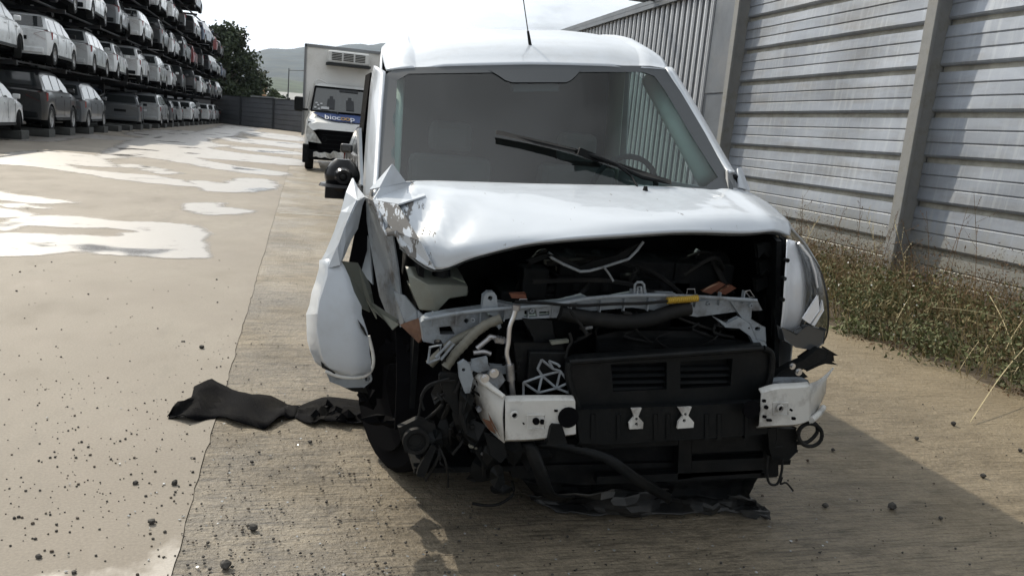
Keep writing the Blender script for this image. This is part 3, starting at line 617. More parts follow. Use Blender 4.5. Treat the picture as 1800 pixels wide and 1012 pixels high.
vb(plate([(968, 752), (972, 746), (988, 747), (998, 780), (962, 782)], 2.41, .03), 'black_clip', m_blackp, bevel=.002)
# --- left front suspension and bracket cluster -------------------------
mb = plate([(806, 640), (816, 634), (826, 640), (832, 664), (826, 690), (818, 690), (808, 665)], 2.5, .02, holes=[circ(815, 650, 3)])
plate([(830, 633), (856, 628), (858, 640), (864, 648), (840, 654), (826, 648)], 2.52, .015, mb=mb); plate([(862, 652), (880, 652), (888, 668), (870, 690), (850, 676)], 2.5, .02, mb=mb)
plate([(846, 640), (900, 645), (898, 655), (850, 660)], 2.56, .02, mb=mb)
vb(mb, 'crash_bracket', m_inner, bevel=.002)
mb = MB()
for (x, y, r) in ((852, 664, .015), (868, 655, .016), (1403, 653, .014), (1392, 643, .012)):
    Y_ = 2.47 if x < 1000 else 2.5
    mb.disc(PY(x, y, Y_), (0, -.006, 0), r, r, 18); mb.disc(PY(x, y, Y_-.006), (0, -.01, 0), r*.6, r*.55, 6)
vb(mb, 'bolt', m_alu, bevel=.001)
# lattice bracket
mb = MB()
nodes = dict(a=(920, 672), b=(953, 660), c=(985, 652), d=(1000, 672), e=(946, 690), f=(978, 682), g=(920, 694), h=(952, 632), i=(972, 648), j=(980, 640), k=(945, 648), l=(1000, 690), m=(965, 634), n=(984, 644))
for a, b in ('ab', 'bc', 'cd', 'ae', 'be', 'bf', 'cf', 'ef', 'ag', 'df', 'fl', 'dl', 'kh', 'hi', 'kb', 'ic', 'mj', 'mi', 'jn'):
    p, q = PY(*nodes[a], 2.5), PY(*nodes[b], 2.5); mb.tube([p, q], .0045, 6)
vb(mb, 'lattice_bracket', m_inner)
# cooling pack below the beam
mb = plate([(885, 775), (1368, 758), (1366, 838), (1200, 848), (1020, 852), (900, 838)], 2.62, .05)
vb(mb, 'lower_radiator', m_bay)
mb = MB()
for (o_) in ([(1194, 768), (1216, 767), (1216, 840), (1192, 842)], [(1016, 776), (1192, 770), (1192, 782), (1016, 790)], [(1216, 770), (1365, 762), (1365, 790), (1216, 796)], [(1216, 810), (1360, 804), (1350, 830), (1216, 838)], [(1340, 760), (1368, 758), (1368, 836), (1345, 838)], [(1050, 838), (1340, 826), (1335, 838), (1050, 850)]):
    plate(o_, 2.56, .04, mb=mb)
vb(mb, 'radiator_frame', m_blackp, bevel=.004)
# crushed dark plastic and hub debris hanging at the left corner
mb = MB(); random.seed(12)
def crag(cx, cy, r, Y, mb, n=9):
    o_ = [(cx+r[0]*math.cos(2*math.pi*i/n)*random.uniform(.6, 1.1), cy+r[1]*math.sin(2*math.pi*i/n)*random.uniform(.6, 1.1), Y+random.uniform(-.02, .02)) for i in range(n)]
    P = pts(o_); c = sum(P, Vector())/n+Vector((0, -.02*random.random()-.01, 0)); c2 = c+Vector((0, .10, 0))
    mb.add(P+[c, c2], [(i, (i+1) % n, n) for i in range(n)]+[((i+1) % n, i, n+1) for i in range(n)])
for a in ((775, 700, (18, 40), 2.62), (798, 690, (22, 34), 2.58), (815, 735, (24, 40), 2.56), (838, 770, (26, 40), 2.55), (790, 760, (22, 40), 2.62), (770, 790, (16, 30), 2.66), (865, 800, (22, 34), 2.52), (875, 835, (16, 26), 2.52), (850, 820, (28, 30), 2.6), (900, 790, (20, 30), 2.56), (820, 700, (14, 30), 2.52), (748, 810, (12, 32), 2.6), (765, 770, (20, 22), 2.58), (880, 860, (26, 12), 2.66), (845, 838, (26, 12), 2.66), (905, 730, (16, 30), 2.54), (940, 800, (30, 30), 2.6)): crag(*a, mb)
vb(mb, 'crushed_liner', m_blackp)
mb = plate([(772, 660), (795, 655), (812, 664), (805, 700), (822, 740), (845, 780), (862, 815), (852, 820), (820, 770), (800, 730), (784, 700)], 2.54, .02, cur=True); vb(mb, 'liner_strip', m_blackp)
mb = plate([(855, 765), (885, 772), (892, 800), (880, 812), (862, 800)], 2.48, .02); vb(mb, 'liner_flap', m_blackp, bevel=.003)
mb = MB(); random.seed(21)
for a in ((648, 700, (20, 26), 2.95), (668, 738, (34, 10), 2.98), (700, 690, (22, 60), 2.9), (735, 660, (20, 50), 2.8), (690, 620, (30, 30), 3.0), (730, 735, (26, 18), 2.8), (640, 690, (14, 30), 3.02), (705, 745, (40, 9), 2.85), (725, 600, (20, 36), 2.85)): crag(*a, mb, 11)
KEEP.add('torn_arch_liner'); vb(mb, 'torn_arch_liner', m_black)
# round fog lamp / horn hanging
hc = PY(731, 774, 2.56)
mb = MB(); mb.disc(hc, (0, .05, 0), .036, .046, 26); mb.disc(hc+Vector((0, -.012, 0)), (0, .02, 0), .046, .046, 26, 0, .034); mb.disc(hc+Vector((0, .05, 0)), (.02, .05, 0), .03, .02, 16); mb.disc(hc+Vector((0, -.004, 0)), (0, .01, 0), .024, .024, 20, 0, .02)
plate([(700, 752), (735, 735), (765, 745), (770, 775), (745, 800), (712, 795)], 2.59, .03, mb=mb)
vb(mb, 'horn', m_rub, smooth=True, ang=30)
mb = plate([(758, 782), (768, 786), (745, 838), (733, 836), (736, 824)], 2.55, .02); vb(mb, 'hanging_strip', m_blackp, bevel=.002)
# --- left front wheel, deep in the arch ---------------------------------
wc = Vector((.47, 3.2, .33))
def wheel(mb_t, mb_r, c, r, w, ax=Vector((1, 0, 0)), spokes=5, nseg=24):
    ax = ax.normalized(); a = ax.cross(Vector((0, 0, 1))).normalized(); b = ax.cross(a)
    ring = lambda o_, rr: [c+ax*o_+(a*math.cos(q)+b*math.sin(q))*rr for q in [2*math.pi*j/nseg for j in range(nseg)]]
    R0 = r*.66
    mb_t.grid([ring(-w/2, R0), ring(-w/2, r*.93), ring(-w/2*.8, r), ring(w/2*.8, r), ring(w/2, r*.93), ring(w/2, R0), ring(w*.2, R0), ring(-w/2, R0)], 0, True)
    mb_r.grid([ring(w*.46, R0*1.0), ring(w*.46, R0*.92), ring(w*.22, R0*.86), ring(-w*.3, R0*.84)], 0, True)
    mb_r.add(ring(-w*.1, R0*.84), [tuple(range(nseg))], 1)
    for k in range(spokes):
        q = 2*math.pi*k/spokes; d = a*math.cos(q)+b*math.sin(q); e = a*-math.sin(q)+b*math.cos(q); s0, s1 = R0*.18, R0*.13
        p = [c+ax*(w*.30)+e*s0, c+ax*(w*.40)+d*R0*.92+e*s1, c+ax*(w*.40)+d*R0*.92-e*s1, c+ax*(w*.30)-e*s0]; mb_r.prism(p, -ax*(w*.12))
    mb_r.disc(c+ax*w*.2, ax*w*.14, R0*.24, R0*.2, 10)
mt, mr = MB(), MB(); wheel(mt, mr, wc, .33, .2, Vector((-1, -.35, 0)))
wt = vb(mt, 'wheel', m_black, smooth=True); vb(MB().disc(wc+Vector((-.10, -.035, 0)), (-.012, -.004, 0), .235, .235, 28), 'wheel_shade_disc', m_black);  # black tyre and added black disc paint in the darkness of the arch
mt, mr = MB(), MB(); wheel(mt, mr, Vector((1.86, 3.2, .33)), .33, .2, Vector((1, -.1, 0))); wt = vb(mt, 'wheel', m_rub, smooth=True); o = vb(mr, 'rim', [m_steel, m_black]); o.parent = wt
mt, mr = MB(), MB(); wheel(mt, mr, Vector((.66, 5.75, .33)), .33, .2, Vector((-1, 0, 0))); wheel(mt, mr, Vector((1.88, 5.75, .33)), .33, .2); wt = vb(mt, 'wheel', m_rub, smooth=True); o = vb(mr, 'rim', [m_steel, m_black]); o.parent = wt
# wheel-arch darkness: liner of the arch and a suspension strut
mb = MB(); rows = []
for t in range(9):
    q = math.pi*t/8; rows.append([(.36, 3.18-.44*math.cos(q), .34+.44*math.sin(q)), (.62, 3.18-.44*math.cos(q), .34+.44*math.sin(q))])
mb.grid(rows); mb.add([(.62, 2.7, .25), (.62, 3.6, .25), (.62, 3.6, .8), (.62, 2.7, .8)], [(0, 1, 2, 3)]); vb(mb, 'wheel_arch', m_black, solid=.01)
mb = MB(); mb.tube([(.55, 3.1, .35), (.6, 3.15, .75)], .035, 10); mb.tube([(.5, 3.1, .28), (.95, 2.95, .27)], .028, 8); mb.tube([(.8, 2.7, .22), (.62, 3.0, .3)], .022, 8); mb.box((1.2, 3.0, .26), (1.0, .1, .07)); vb(mb, 'suspension', m_bay, smooth=True)
vb(MB().box((1.22, 4.95, .38), (1.2, 2.9, .1)), 'underbody', m_black)
random.seed(77); mb = MB()
for k in range(26):
    x, y = random.uniform(755, 900), random.uniform(600, 800); ptube([(x, y, 2.56+random.random()*.1), (x+random.uniform(-30, 20), y+random.uniform(5, 30), 2.55), (x+random.uniform(-30, 30), y+random.uniform(30, 70), 2.56+random.random()*.08)], random.uniform(.003, .009), mb=mb, sm=3)
for k in range(14):
    x, y = random.uniform(960, 1330), random.uniform(548, 590); ptube([(x, y, 2.62), (x+random.uniform(-25, 25), y+random.uniform(5, 15), 2.6), (x+random.uniform(-40, 40), y+random.uniform(10, 40), 2.64)], random.uniform(.003, .006), mb=mb, sm=3)
vb(mb, 'wiring_loom', m_rub)
for k in range(16):
    x, y = random.choice([(random.uniform(770, 880), random.uniform(640, 800)), (random.uniform(960, 1320), random.uniform(545, 585)), (random.uniform(930, 1300), random.uniform(440, 500))]); Y_ = 2.54 if y > 600 else (2.6 if y > 520 else 2.85)
    vb(MB().box(PY(x, y, Y_), (random.uniform(.012, .035), .02, random.uniform(.008, .02)), rot=Matrix.Rotation(random.uniform(-.7, .7), 3, 'Y')), 'plug', random.choice([m_inner, m_rub, m_steel, m_hose]), bevel=.002)
# --- right headlamp ------------------------------------------------------
L_ = [(1384, 421), (1382, 455), (1379, 500), (1376, 545), (1373, 580), (1378, 600)]
M1 = [(1398, 424), (1412, 460), (1418, 500), (1416, 545), (1404, 580), (1396, 604)]
M2 = [(1404, 427), (1422, 460), (1430, 500), (1428, 540), (1414, 580), (1406, 608)]
R1 = [(1413, 436), (1436, 470), (1449, 510), (1454, 550), (1450, 590), (1432, 612)]
Yl = [2.60, 2.56, 2.54, 2.55, 2.58, 2.62]
def strip(A, B, ya, yb, bow=0, n=4):
    a = cr([PY(*p, Yl[i]+ya) for i, p in enumerate(A)], 4); b = cr([PY(*p, Yl[i]+yb) for i, p in enumerate(B)], 4)
    return [[p+(q-p)*(t/n)+Vector((0, bow*math.sin(math.pi*t/n), 0)) for p, q in zip(a, b)] for t in range(n+1)]
lamp = vb(MB().grid(strip(L_, R1, .07, .28, -.0)), 'headlamp', m_blackp, smooth=True, solid=.02)
def sub(mb, name, m, par=lamp, **k):
    o = mb.build(name, m, None, **k); o.parent = par; o.matrix_parent_inverse = Matrix.Identity(4); return o
sub(MB().grid(strip(L_, M1, .015, .05, .03, 6)), 'reflector', m_chrome, smooth=True, solid=.004)
sub(MB().grid(strip(M1, M2, .028, .06, 0, 2)), 'reflector_rim', m_darklamp, smooth=True, solid=.006)
sub(MB().tube([PY(*p, 2.56+.012*i) for i, p in enumerate([(1404, 427), (1424, 452), (1433, 480), (1437, 505)])], .004, 8), 'chrome_strip', m_chrome, smooth=True)
sub(MB().grid(strip(M2, R1, .055, .22, -.02, 4)), 'side_marker', m_darklamp, smooth=True, solid=.004)
for tri in ([(1438, 520, 2.57), (1440, 545, 2.58), (1424, 568, 2.57), (1412, 560, 2.55)], [(1446, 528, 2.62), (1448, 545, 2.63), (1432, 572, 2.6), (1427, 570, 2.59), (1442, 546, 2.6)]):
    sub(MB().prism(pts(tri), (0, .008, 0)), 'turn_reflector', m_chrome, bevel=.002)
mb = plate([(1376, 578), (1400, 586), (1420, 575), (1450, 580), (1446, 602), (1430, 613), (1400, 608), (1378, 598)], 2.57, .03); sub(mb, 'lamp_foot', m_darklamp, bevel=.006)
sub(MB().grid(strip(L_, R1, .0, .17, -.045, 8)), 'lens', m_lens, smooth=True)
for (x, y) in ((1385, 458), (1380, 490), (1377, 527)): sub(MB().disc(PY(x, y, 2.55), (0, .02, 0), .008, .008, 10, 0, .004), 'lamp_eyelet', m_blackp)
# right wing, a sliver beyond the lamp, then back to the door
rw = [[(1388, 396, 2.82), (1392, 404, 2.86), (1416, 430, 2.95), (1440, 470, 2.98)], [(1345, 356, 3.12), (1352, 362, 3.2), (1360, 372, 3.35), (1366, 385, 3.4)], [(1300, 332, 3.26), (1306, 336, 3.4), (1312, 345, 3.6), (1316, 352, 3.65)]]
vb(MB().grid(smooth_rows([[PY(*p) for p in r] for r in rw], 3, 4)), 'front_wing', m_white, smooth=True, solid=.01)
xo = 2.0
mb = MB().grid([[(1.98, 2.76, .45), (1.985, 2.8, .8), (1.97, 2.9, 1.02)], [(2.0, 2.9, .5), (2.01, 2.95, .8), (1.97, 3.05, 1.1)], [(2.0, 3.1, .7), (2.02, 3.2, .95), (1.96, 3.3, 1.2)], [(2.0, 3.5, .68), (2.02, 3.5, .95), (1.97, 3.5, 1.26)], [(2.0, 3.7, .3), (2.02, 3.7, .95), (1.97, 3.7, 1.28)]])
vb(mb, 'wing_side', m_white, smooth=True, solid=.008)
facets([[(1296, 296, 3.3), (1302, 294, 3.32), (1318, 336, 3.28), (1309, 333, 3.22)], [(1296, 296, 3.3), (1309, 333, 3.22), (1298, 330, 3.2)]], 'bent_wing_corner', m_white, .006)
vb(ptube([(1285, 318), (1292, 310), (1300, 322), (1304, 330)], .01, 3.26), 'scuttle_seal', m_rub, smooth=True)
# brackets under the lamp
mb = plate([(1356, 668), (1372, 652), (1392, 640), (1412, 632), (1440, 612), (1455, 616), (1452, 628), (1430, 640), (1408, 650), (1420, 662), (1400, 668)], 2.54, .03, holes=[circ(1403, 653, 3)])
plate([(1410, 630), (1436, 612), (1464, 620), (1466, 634), (1440, 642), (1418, 652)], 2.58, .03, mb=mb); plate([(1448, 610), (1471, 624), (1452, 624)], 2.6, .01, mb=mb); plate([(1446, 628), (1469, 640), (1448, 638)], 2.6, .01, mb=mb)
vb(mb, 'lamp_bracket', m_blackp, bevel=.002)
mb = plate([(1352, 672), (1378, 668), (1420, 668), (1424, 676), (1360, 684)], 2.5, .05); plate([(1260, 560), (1278, 568), (1300, 558), (1318, 568), (1330, 596), (1345, 600), (1350, 615), (1330, 612), (1318, 590), (1300, 576), (1275, 575)], 2.6, .02, mb=mb, holes=[circ(1335, 572, 1)] if False else ())
plate([(1285, 530), (1322, 532), (1320, 560), (1345, 575), (1346, 600), (1328, 594), (1306, 562)], 2.62, .02, mb=mb, holes=[circ(1332, 578, 5, ry=3.5)])
vb(mb, 'side_bracket', m_inner, bevel=.002)
# --- loose wires at the right end --------------------------------------
def helix(cx, cy, r, Y, turns=1.6, n=30, tilt=.0): return [PY(cx+r*math.cos(2*math.pi*turns*i/n+1)*(1+.1*i/n), cy+r*math.sin(2*math.pi*turns*i/n+1), Y+.03*i/n) for i in range(n+1)]
mb = MB().tube(helix(1424, 764, 20, 2.48), .0075, 8); ptube([(1418, 738), (1434, 745), (1436, 760), (1420, 776), (1400, 778)], .0075, 2.5, mb=mb); ptube([(1375, 838), (1372, 850), (1382, 848), (1394, 862)], .004, 2.5, mb=mb)
ptube([(1375, 806), (1374, 828), (1366, 850), (1352, 848), (1348, 826), (1350, 800)], .005, 2.5, mb=mb); ptube([(1366, 745), (1366, 770), (1362, 785), (1376, 784)], .003, 2.46, mb=mb, sm=0); vb(mb, 'loose_wire', m_rub, smooth=True)
mb = plate([(1352, 756), (1398, 752), (1400, 792), (1384, 808), (1360, 806), (1350, 785)], 2.52, .06); vb(mb, 'wire_plug', m_blackp, bevel=.006)
# --- torn undertray trailing on the concrete ---------------------------
def ribbon(L1, L2, name, m, th=.008, n=3):
    a = cr(pts(L1), 4); b = cr(pts(L2), 4); rows = [[p+(q-p)*(t/n)+Vector((0, random.uniform(-.004, .004), .008*math.sin(math.pi*t/n))) for p, q in zip(a, b)] for t in range(n+1)]
    return vb(MB().grid(rows), name, m, smooth=True, solid=th)
ribbon([(918, 780, 2.5), (938, 830, 2.47), (958, 872, 2.50), (1000, 880, 2.6)], [(945, 785, 2.47), (962, 830, 2.44), (976, 868, 2.46), (1010, 872, 2.55)], 'undertray_strap', m_blackp)
ribbon([(940, 778, 2.52), (1010, 782, 2.48), (1075, 800, 2.46), (1130, 838, 2.46), (1180, 868, 2.5)], [(944, 786, 2.52), (1000, 792, 2.48), (1062, 812, 2.45), (1115, 850, 2.46), (1175, 884, 2.5)], 'undertray_edge', m_blackp)
random.seed(31)
ut = smooth_rows([[PZ(930, 868, .05), PZ(1010, 866, .13), PZ(1100, 858, .12), (PZ(1180, 858, .12)), PZ(1250, 866, .06), PZ(1305, 872, .09), PZ(1338, 888, .02)],
     [PZ(948, 888, .02), PZ(1020, 884, .02), PZ(1100, 886, .09), PZ(1180, 876, .03), PZ(1250, 886, .06), PZ(1310, 886, .02), PZ(1350, 896, .03)],
     [PZ(985, 898, .01), PZ(1040, 904, .03), PZ(1110, 906, .012), PZ(1180, 904, .03), PZ(1250, 902, .01), PZ(1300, 900, .02), PZ(1352, 912, .008)]], 4, 4)
for r in ut:
    for p in r: p.x += random.uniform(-.008, .008); p.y += random.uniform(-.012, .012); p.z = max(.006, p.z+random.uniform(-.008, .008))
mb = MB().grid(ut)
for (x, y) in ((1240, 868), (1262, 870), (1290, 872)): plate([(x, y), (x+16, y-8, 2.78), (x+30, y+2, 2.78), (x+22, y+14, 2.75), (x+4, y+12, 2.75)], 2.76, .015, mb=mb)
plate([(1300, 896), (1352, 900), (1350, 914), (1336, 906), (1330, 912), (1312, 908)], 2.6, .01, mb=mb)
vb(mb, 'undertray', m_tray, smooth=True, solid=.006, ang=12)
sk = smooth_rows([[PY(910, 830, 2.66), PY(1010, 846, 2.64), PY(1120, 838, 2.64), PY(1230, 834, 2.64), PY(1335, 826, 2.66)], [PY(925, 852, 2.62), PY(1015, 858, 2.66), PY(1125, 850, 2.6), PY(1235, 852, 2.68), PY(1325, 846, 2.64)], [PZ(945, 872, .04), PZ(1020, 876, .08), PZ(1120, 872, .06), PZ(1230, 876, .07), PZ(1320, 878, .03)]], 4, 3)
for r in sk:
    for p in r: p.y += random.uniform(-.02, .02); p.z += random.uniform(-.006, .006)
vb(MB().grid(sk), 'undertray_skirt', m_bay, smooth=True, solid=.005, ang=12)
mb = MB(); ptube([(900, 845, 2.75), (902, 868, 2.74), (880, 884, 2.73), (858, 888, 2.72), (830, 884, 2.74)], .006, mb=mb); vb(mb, 'loose_wire', m_rub, smooth=True)
# --- windscreen and pillars --------------------------------------------
def WY(px, py, off=0.0):
    v = (py-118)/207.0; xc = 930+55*v; hw = 240+70*v
    return 3.90-.75*v-.10*(1-min(1, ((px-xc)/hw)**2))+off
def WP(px, py, off=0.0): return PY(px, py, WY(px, py, off))
gl = [(683, 126), (674, 180), (669, 240), (665, 300), (662, 345)]; gr_ = [(1172, 122), (1205, 180), (1240, 240), (1272, 300), (1294, 342)]
def wgrid(Lp, Rp, off, n=14, mb=None):
    rows = []
    for (a, b), (c, d) in zip(Lp, Rp): rows.append([WP(a+(c-a)*i/n, b+(d-b)*i/n, off) for i in range(n+1)])
    return (mb or MB()).grid(rows)
vb(wgrid(gl, gr_, 0), 'windscreen', m_glass, smooth=True)
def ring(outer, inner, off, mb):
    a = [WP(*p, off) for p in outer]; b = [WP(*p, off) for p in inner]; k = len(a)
    mb.add(a+b, [(i, (i+1) % k, k+(i+1) % k, k+i) for i in range(k)])
def dens(ps, n=8):
    out = []; k = len(ps)
    for i in range(k):
        p, q = ps[i], ps[(i+1) % k]; out += [(p[0]+(q[0]-p[0])*t/n, p[1]+(q[1]-p[1])*t/n) for t in range(n)]
    return out
outer = [(676, 132), (700, 119), (930, 114), (1142, 116), (1168, 120), (1185, 142), (1240, 235), (1288, 325), (1290, 345), (980, 350), (665, 345), (668, 240)]
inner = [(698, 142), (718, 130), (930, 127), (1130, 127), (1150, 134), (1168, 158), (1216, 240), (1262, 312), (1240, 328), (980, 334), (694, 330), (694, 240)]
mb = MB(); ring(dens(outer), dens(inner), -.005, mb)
mb.grid([[WP(a_+(b2_-a_)*i/10, y_, -.008) for i in range(11)] for y_, a_, b2_ in ((122, 858, 1022), (134, 878, 1012), (141, 888, 1004), (145, 900, 996))])
vb(mb, 'windscreen_border', m_frit)
vb(MB().prism([WP(*p, .02) for p in [(900, 128), (985, 128), (980, 160), (905, 160)]], (0, .06, .0)), 'mirror_mount', m_cabin, bevel=.006)
# A pillars
def pillar(Lo, Ro, name, dy=.0):
    a = cr([PY(*p) for p in Lo], 4); b = cr([PY(*p) for p in Ro], 4); n = 4
    rows = [[p+(q-p)*(t/n)+Vector((0, -.022*math.sin(math.pi*t/n), 0)) for p, q in zip(a, b)] for t in range(n+1)]
    return vb(MB().grid(rows), name, m_white, smooth=True, solid=.012, ang=60)
pillar([(659, 116, 3.97), (653, 150, 3.98), (647, 220, 3.72), (642, 290, 3.5), (640, 350, 3.32)], [(678, 128, 3.86), (672, 180, 3.66), (668, 240, 3.44), (664, 300, 3.22), (660, 345, 3.05)], 'windscreen_pillar')
pillar([(1170, 119, 3.88), (1206, 180, 3.68), (1241, 240, 3.46), (1272, 292, 3.26), (1280, 304, 3.2)], [(1182, 122, 4.06), (1216, 176, 3.9), (1252, 238, 3.66), (1284, 294, 3.42), (1290, 302, 3.36)], 'windscreen_pillar')
vb(plate([(1279, 300, 3.2), (1289, 300, 3.3), (1292, 334, 3.2), (1281, 334, 3.1)], 3.2, .02), 'pillar_foot', m_seal, bevel=.002)
# --- roof and body -----------------------------------------------------
XC, TL = 1.09, .105
def roofz(u, Y):           # u = -1..1 across
    base = 1.765 + .27*(1-math.exp(-max(0, Y-3.88)/.42)) + (.02 if Y > 4.4 else 0)*(1-abs(Y-5.2)/1.6)
    a = abs(u); return base + TL*u*.8 - .03*a**2 - (.06*max(0, (a-.80)/.20)**2)
Ys = [3.86, 3.9, 3.96, 4.05, 4.15, 4.3, 4.45, 4.6, 4.8, 5.0, 5.3, 5.6, 5.9, 6.2, 6.35, 6.42]
def half(Y, u=1):
    h = .715+.12*(1-math.exp(-max(0, Y-3.86)/.35)); xc = XC-.012*(Y-3.9)
    return h if u >= 0 else min(h+.03, xc-.088*Y)
us = [-1, -.97, -.93, -.88, -.82, -.80, -.785, -.77, -.6, -.4, -.2, 0, .2, .4, .6, .77, .785, .80, .82, .88, .93, .97, 1]
HP = [WP(683+(1172-683)*i/20, 118+5*abs(i/10-1)**3-4*(1-abs(i/10-1)), -.004) for i in range(21)]
def hp(u):
    f = (u+1)*10; i = min(19, int(f)); return HP[i]+(HP[i+1]-HP[i])*(f-i)
rows = []
for Y in Ys:
    r = []
    for u in us:
        z = roofz(u, Y)
        if abs(abs(u)-.785) < .02: z -= .012
        if Y > 4.3 and abs(u) < .75: z += .007*(math.sin(u*19) > .2)
        yy = Y-.085*(1-u*u) if Y < 4.2 else Y
        xcc = XC-.012*(Y-3.9)
        if Y >= 6.4: z -= .12
        p = Vector((xcc+u*half(Y, u), yy, z)); h0 = Vector((XC+u*half(3.86, u), 3.86-.085*(1-u*u), roofz(u, 3.86))); k_ = math.exp(-(Y-3.86)/.2)
        r.append(p+(hp(u)-h0)*k_)
    rows.append(r)
roof = vb(MB().grid(rows), 'roof', m_white, smooth=True, solid=.01, ang=50)
# sides
def side(sgn, name):
    out = []
    for Y in [3.72, 3.86, 4.0, 4.3, 4.75, 4.9, 5.3, 5.8, 6.2, 6.42]:
        xt = XC-.012*(Y-3.9)+sgn*half(Y, sgn); xb = (.30 if sgn < 0 else 1.99)
        if sgn < 0: xb = .02+.078*Y
        zt = roofz(sgn, Y)
        out.append([(xt, Y, zt), (xt+(xb-xt)*.25, Y, zt-.12), (xt+(xb-xt)*.9, Y, 1.2+.05*sgn), (xb, Y, 1.0), (xb+.01*sgn, Y, .62), (xb, Y, .3)])
    mb = MB(); n = len(out); mb.v = [tuple(p) for r in out for p in r]
    for i in range(n-1):
        for j in range(5):
            if j == 1 and out[i][0][1] >= 3.8 and out[i+1][0][1] <= 4.8: continue   # door window opening
            if j <= 1 and i == 0: continue
            mb.f.append((i*6+j, i*6+j+1, (i+1)*6+j+1, (i+1)*6+j)); mb.mi.append(0)
    b = vb(mb, name, m_white, smooth=True, solid=.012)
    g = MB().add([out[1][2], out[4][2], out[4][1], out[1][1]], [(0, 1, 2, 3)]); vb(g, 'door_window', m_sglass)
    return out
side(-1, 'body_side'); side(1, 'body_side')
mb = MB(); mb.add([(.53, 6.42, .35), (1.99, 6.42, .35), (1.95, 6.42, 1.8), (.58, 6.42, 1.75)], [(0, 1, 2, 3)]); vb(mb, 'rear_door', m_white, solid=.02)
# black door seal and glass seen along the left flank
P1 = [PY(655, 128, 4.05), PY(650, 165, 4.2), PY(643, 220, 4.4), PY(638, 290, 4.5), PY(641, 345, 4.3)]; P2 = [p+Vector((-.004, .28, 0)) for p in P1]
vb(MB().grid([P1, P2]), 'door_seal', m_black, solid=.02)
vb(MB().grid([[PY(633, 225, 4.4), PY(637, 340, 4.1)], [PY(629, 228, 4.8), PY(634, 335, 4.6)]]), 'door_edge', m_white, solid=.015)
# aerials
mb = MB(); ab = PY(934, 98, 4.02); mb.disc(ab, (0, .01, .02), .02, .013, 16); mb.tube([ab+Vector((0, 0, .01)), PY(928, 55, 4.0)], [.010, .006], 10)
aer = vb(mb, 'aerial', m_rub, smooth=True)
sub(MB().tube([PY(928, 55, 4.0), PY(920, 0, 3.98), PY(914, -40, 3.97)], .0028, 6), 'aerial_rod', m_black, aer)
# wiper
mb = MB(); mb.tube([WP(872, 232, -.03), WP(940, 249, -.04), WP(1010, 265, -.045), WP(1090, 290, -.04), WP(1180, 321, -.03)], .005, 6); P = [WP(*p, -.045) for p in [(873, 229), (1015, 262), (1180, 317), (1180, 324), (1010, 270), (873, 236)]]; mb.prism(P, (0, .012, 0))
wip = vb(mb, 'wiper', m_rub, bevel=.002)
sub(MB().tube([WP(1012, 264, -.06), WP(1060, 280, -.06), WP(1085, 290, -.055), WP(1110, 310, -.04), WP(1122, 332, -.02)], [.008, .009, .007, .005, .005], 8).box(WP(1035, 273, -.05), (.1, .02, .03), rot=Matrix.Rotation(.28, 3, 'Y')), 'wiper_arm', m_blackp, wip)
sub(MB().tube([WP(1088, 293, -.05), WP(1130, 312, -.05), WP(1178, 322, -.03)], [.008, .009, .006], 8), 'wiper_arm', m_blackp, wip)
vb(MB().disc(PY(1134, 336, 2.98), (0, 0, .02), .012, .007, 10), 'washer_jet', m_rub)
# cabin
mb = MB(); mb.add([(.42, 4.88, .5), (1.9, 4.88, .5), (1.88, 4.88, 1.95), (.42, 4.88, 1.85)], [(0, 1, 2, 3)]); mb.add([(.42, 3.3, .5), (1.95, 3.3, .5), (1.95, 4.9, .5), (.42, 4.9, .5)], [(0, 1, 2, 3)])
vb(mb, 'bulkhead', m_cabin, solid=.01)
vb(MB().grid([[(.46, 3.95, 1.70), (1.1, 3.9, 1.79), (1.75, 3.95, 1.80)], [(.44, 4.4, 1.84), (1.1, 4.4, 1.93), (1.8, 4.4, 1.94)], [(.44, 4.87, 1.87), (1.1, 4.87, 1.96), (1.82, 4.87, 1.97)]]), 'headliner', m_trim, solid=.01)
dash = [[PY(670, 345, 3.1), PY(980, 345, 3.05), PY(1285, 340, 3.15)], [Vector((.38, 3.45, 1.13)), Vector((1.1, 3.45, 1.2)), Vector((1.9, 3.45, 1.22))], [Vector((.4, 3.62, .95)), Vector((1.1, 3.62, 1.0)), Vector((1.9, 3.62, 1.02))]]
vb(MB().grid(smooth_rows(dash, 3, 3)), 'dashboard', m_cabin, smooth=True, solid=.02)
hump = [Vector((x, 3.42+.02*math.cos(x), 1.17+.075*math.exp(-((x-1.55)/.17)**2))) for x in [1.25+.05*i for i in range(13)]]
vb(MB().grid([hump, [p+Vector((0, .16, -.01)) for p in hump], [p+Vector((0, .18, -.2)) for p in hump]]), 'instrument_hood', m_trim, smooth=True, solid=.01)
mb = MB()
for x in (.8, 1.55):
    mb.box((x, 4.45, .95), (.46, .14, .66)); mb.box((x, 4.2, .66), (.46, .5, .14))
    mb.box((x, 4.5, 1.38), (.24, .1, .17))
vb(mb, 'seat', mat('seat_fabric', (.11, .115, .12), .9), bevel=.04)
mb = MB()
for (a, b) in (((690, 150), (694, 320)), ((1215, 240), (1248, 318))): pass
for side_ in (-1, 1):
    for (p, q) in (((700, 140, 3.95), (688, 330, 3.2)),) if side_ < 0 else (((1152, 140, 3.97), (1255, 318, 3.28)),):
        a, b = PY(*p), PY(*q); mb.tube([a+Vector((.0, .05, 0)), b+Vector((0, .05, 0))], .035 if side_ < 0 else .05, 10)
mb.add([(1.88, 4.85, 1.0), (1.88, 4.6, 1.0), (1.84, 4.6, 1.9), (1.84, 4.85, 1.9)], [(0, 1, 2, 3)])
vb(mb, 'pillar_trim', m_trim, smooth=True, solid=.004)
